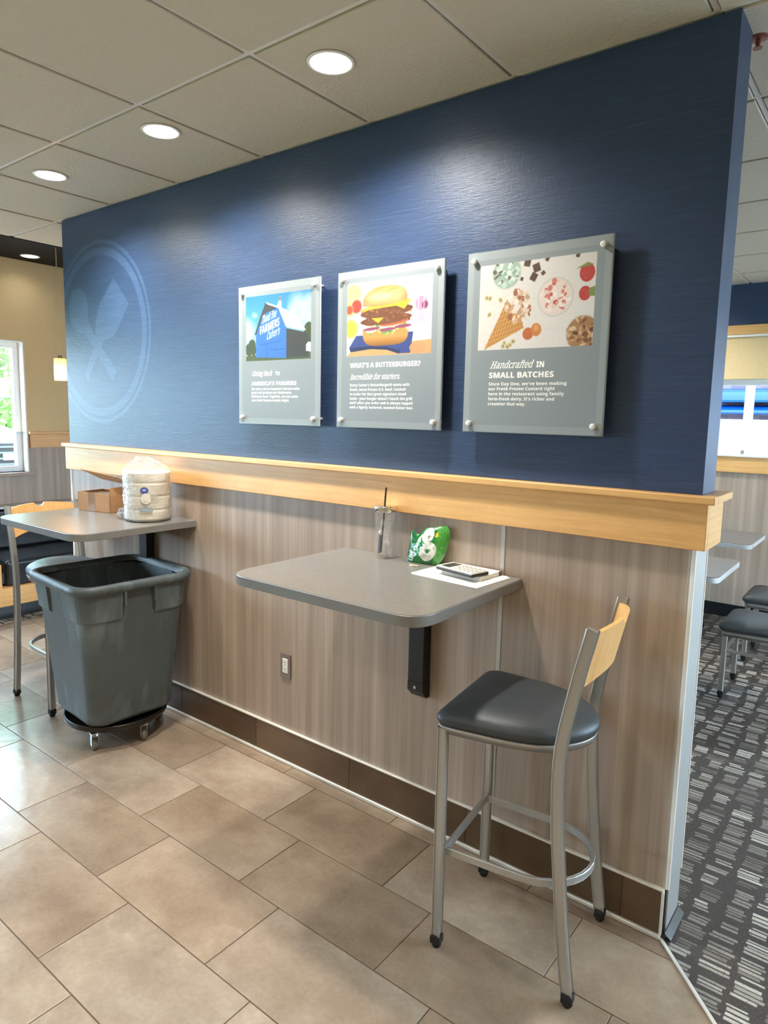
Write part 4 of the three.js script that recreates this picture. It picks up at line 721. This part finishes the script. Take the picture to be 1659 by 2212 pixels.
// ---------------------------------------------------------------- outdoors
{
  const g = struct('ground');
  part('asphalt', bx(-40, 40, -0.3, -0.13, -40, 40), std({ color: 0x9a9c9c, roughness: 0.9 }), g);
  part('lawn', bx(-40, -9, -0.14, -0.1, -30, 30), std({ color: 0x79a860, roughness: 0.95 }), g);
}
function tree(x, z, s, label) {
  const o = thing('tree', label, 'tree', [x, -0.12, z]);
  part('trunk', lathe([[0.16, 0], [0.12, 0.6], [0.1, 2.2], [0.05, 3.2]].map(([a, b]) => [a * s, b * s]), 10), M.brown, o);
  const pos = [], n = 14000;
  for (let i = 0; i < n; i++) {
    const a = rnd() * 6.283, b = Math.acos(rr(-1, 1)), r = s * 1.7 * Math.cbrt(rr(0.25, 1)), c = new THREE.Vector3(r * Math.sin(b) * Math.cos(a), s * 2.5 + r * 1.25 * Math.cos(b), r * Math.sin(b) * Math.sin(a));
    const u = new THREE.Vector3(rr(-1, 1), rr(-1, 1), rr(-1, 1)).normalize().multiplyScalar(0.06 * s), v = new THREE.Vector3(rr(-1, 1), rr(-1, 1), rr(-1, 1)).cross(u).setLength(0.04 * s);
    for (const q of [[-1, 0], [0, -1], [1, 0], [-1, 0], [1, 0], [0, 1]]) pos.push(c.x + u.x * q[0] + v.x * q[1], c.y + u.y * q[0] + v.y * q[1], c.z + u.z * q[0] + v.z * q[1]);
  }
  const g = new THREE.BufferGeometry(); g.setAttribute('position', new THREE.Float32BufferAttribute(pos, 3)); g.computeVertexNormals();
  part('foliage', g, phy({ color: 0x86c455, roughness: 0.9, transmission: 0.5, thickness: 0, side: THREE.DoubleSide }), o).userData.kind = 'stuff';
}
tree(-12.6, -4.9, 1.55, 'leafy green tree filling the upper part of the left window');
{ // pickup parked nose-in outside the left window
  const o = thing('pickup_truck', 'white pickup truck parked outside the left window', 'truck', [-4.6, -0.13, -0.9]);
  const paint = phy({ color: 0xe9f0f2, roughness: 0.25, clearcoat: 1 }), dark = std({ color: 0x23272b, roughness: 0.5 });
  const prof = new THREE.Shape([[0, 0.5], [0.05, 1.12], [0.0, 1.3], [-0.12, 1.46], [-1.25, 1.6], [-1.3, 0.5]].map(([x, y]) => new THREE.Vector2(x, y)));
  const hood = extr(prof, 1.9, 0.03); hood.translate(-0.05, 0, -0.95); part('hood', hood, paint, o);
  const cab = extr(new THREE.Shape([[-1.2, 0.5], [-1.2, 1.58], [-1.85, 2.15], [-3.4, 2.15], [-3.6, 1.6], [-3.6, 0.5]].map(([x, y]) => new THREE.Vector2(x, y))), 1.8, 0.03); cab.translate(-0.05, 0, -0.9); part('cab', cab, paint, o);
  const ws = bx(-0.01, 0.01, 0, 0.8, -0.8, 0.8); ws.rotateZ(0.85); ws.translate(-1.28, 1.63, 0); part('windshield', ws, phy({ color: 0x9fd0d6, roughness: 0.05 }), o);
  const grille = part('grille', bx(-0.03, 0.03, 0.98, 1.34, -0.86, 0.86, 0.01), dark, o, 'dark mesh grille');
  for (let k = 0; k < 5; k++) part('grille_bar', bx(0.02, 0.045, 1.0 + k * 0.07, 1.022 + k * 0.07, -0.84, 0.84, 0.004), std({ color: 0x5a6066, roughness: 0.4 }), grille);
  part('emblem', bx(0.03, 0.055, 1.13, 1.21, -0.82, -0.62, 0.01), paint, o); part('emblem', bx(0.03, 0.055, 1.13, 1.21, -0.1, 0.1, 0.01), paint, o);
  part('bumper', bx(-0.1, 0.12, 0.55, 0.92, -0.98, 0.98, 0.04), M.chrome, o);
  for (const [x, z] of [[-0.75, 0.82], [-0.75, -0.82], [-3.0, 0.82], [-3.0, -0.82]]) { const w = lathe([[0.001, -0.13], [0.3, -0.13], [0.38, -0.1], [0.39, 0], [0.38, 0.1], [0.3, 0.13], [0.001, 0.13]], 28); w.rotateX(Math.PI / 2); w.translate(x, 0.39, z); part('wheel', w, M.rubber, o); }
}
{
  const o = thing('outdoor_sign', 'dark framed sign board on a post outside the left window', 'sign', [-9.0, -0.12, -3.1]);
  part('post', bx(-0.05, 0.05, 0, 1.9, -0.05, 0.05, 0.01), M.black, o);
  const f = part('sign_frame', bx(-0.05, 0.05, 1.92, 2.28, -0.44, 0.44, 0.02), std({ color: 0x5a6a72, roughness: 0.5 }), o);
  part('sign_face', bx(0.045, 0.056, 1.96, 2.24, -0.39, 0.39, 0.004), std({ color: 0xb9c6c9, roughness: 0.4 }), f);
}
{ // brick building with blue awnings beyond the far window
  const o = thing('brick_building', 'pale brick building with blue awnings seen through the far window', 'building', [0, -0.12, -9.2]);
  part('wall_body', bx(-4, 8, 0, 4.2, -0.3, 0), std({ color: 0xc2bcc6, roughness: 0.9 }), o);
  const mats = [0x9d8288, 0xab8e92, 0x917a82].map((c) => std({ color: c, roughness: 0.9 })), bg = bx(-0.094, 0.094, 0, 0.062, -0.01, 0.012, 0.002);
  for (let r = 0; r < 16; r++) for (let c = 0; c < 9; c++) part('brick', bg, mats[Math.floor(rnd() * 3)], o).position.set(1.1 + c * 0.205 + (r % 2) * 0.1, 1.42 + r * 0.076, 0);
  const blue = phy({ color: 0x1660b4, roughness: 0.2, clearcoat: 0.8 });
  for (const [y, x, k] of [[1.885, 1.74, 0.62], [2.05, 1.80, 1]]) { const w = new THREE.Shape(); w.moveTo(0, 0); w.lineTo(0.45, 0); w.quadraticCurveTo(0.45, 0.15 * k, 0.25, 0.2 * k); w.lineTo(0, 0.225 * k); const g = extr(w, 6, 0.004); g.rotateY(-Math.PI / 2); g.translate(x + 6, y, 0.012); part('awning', g, blue, o); }
}
shade(scene);
renderer.render(scene, camera);
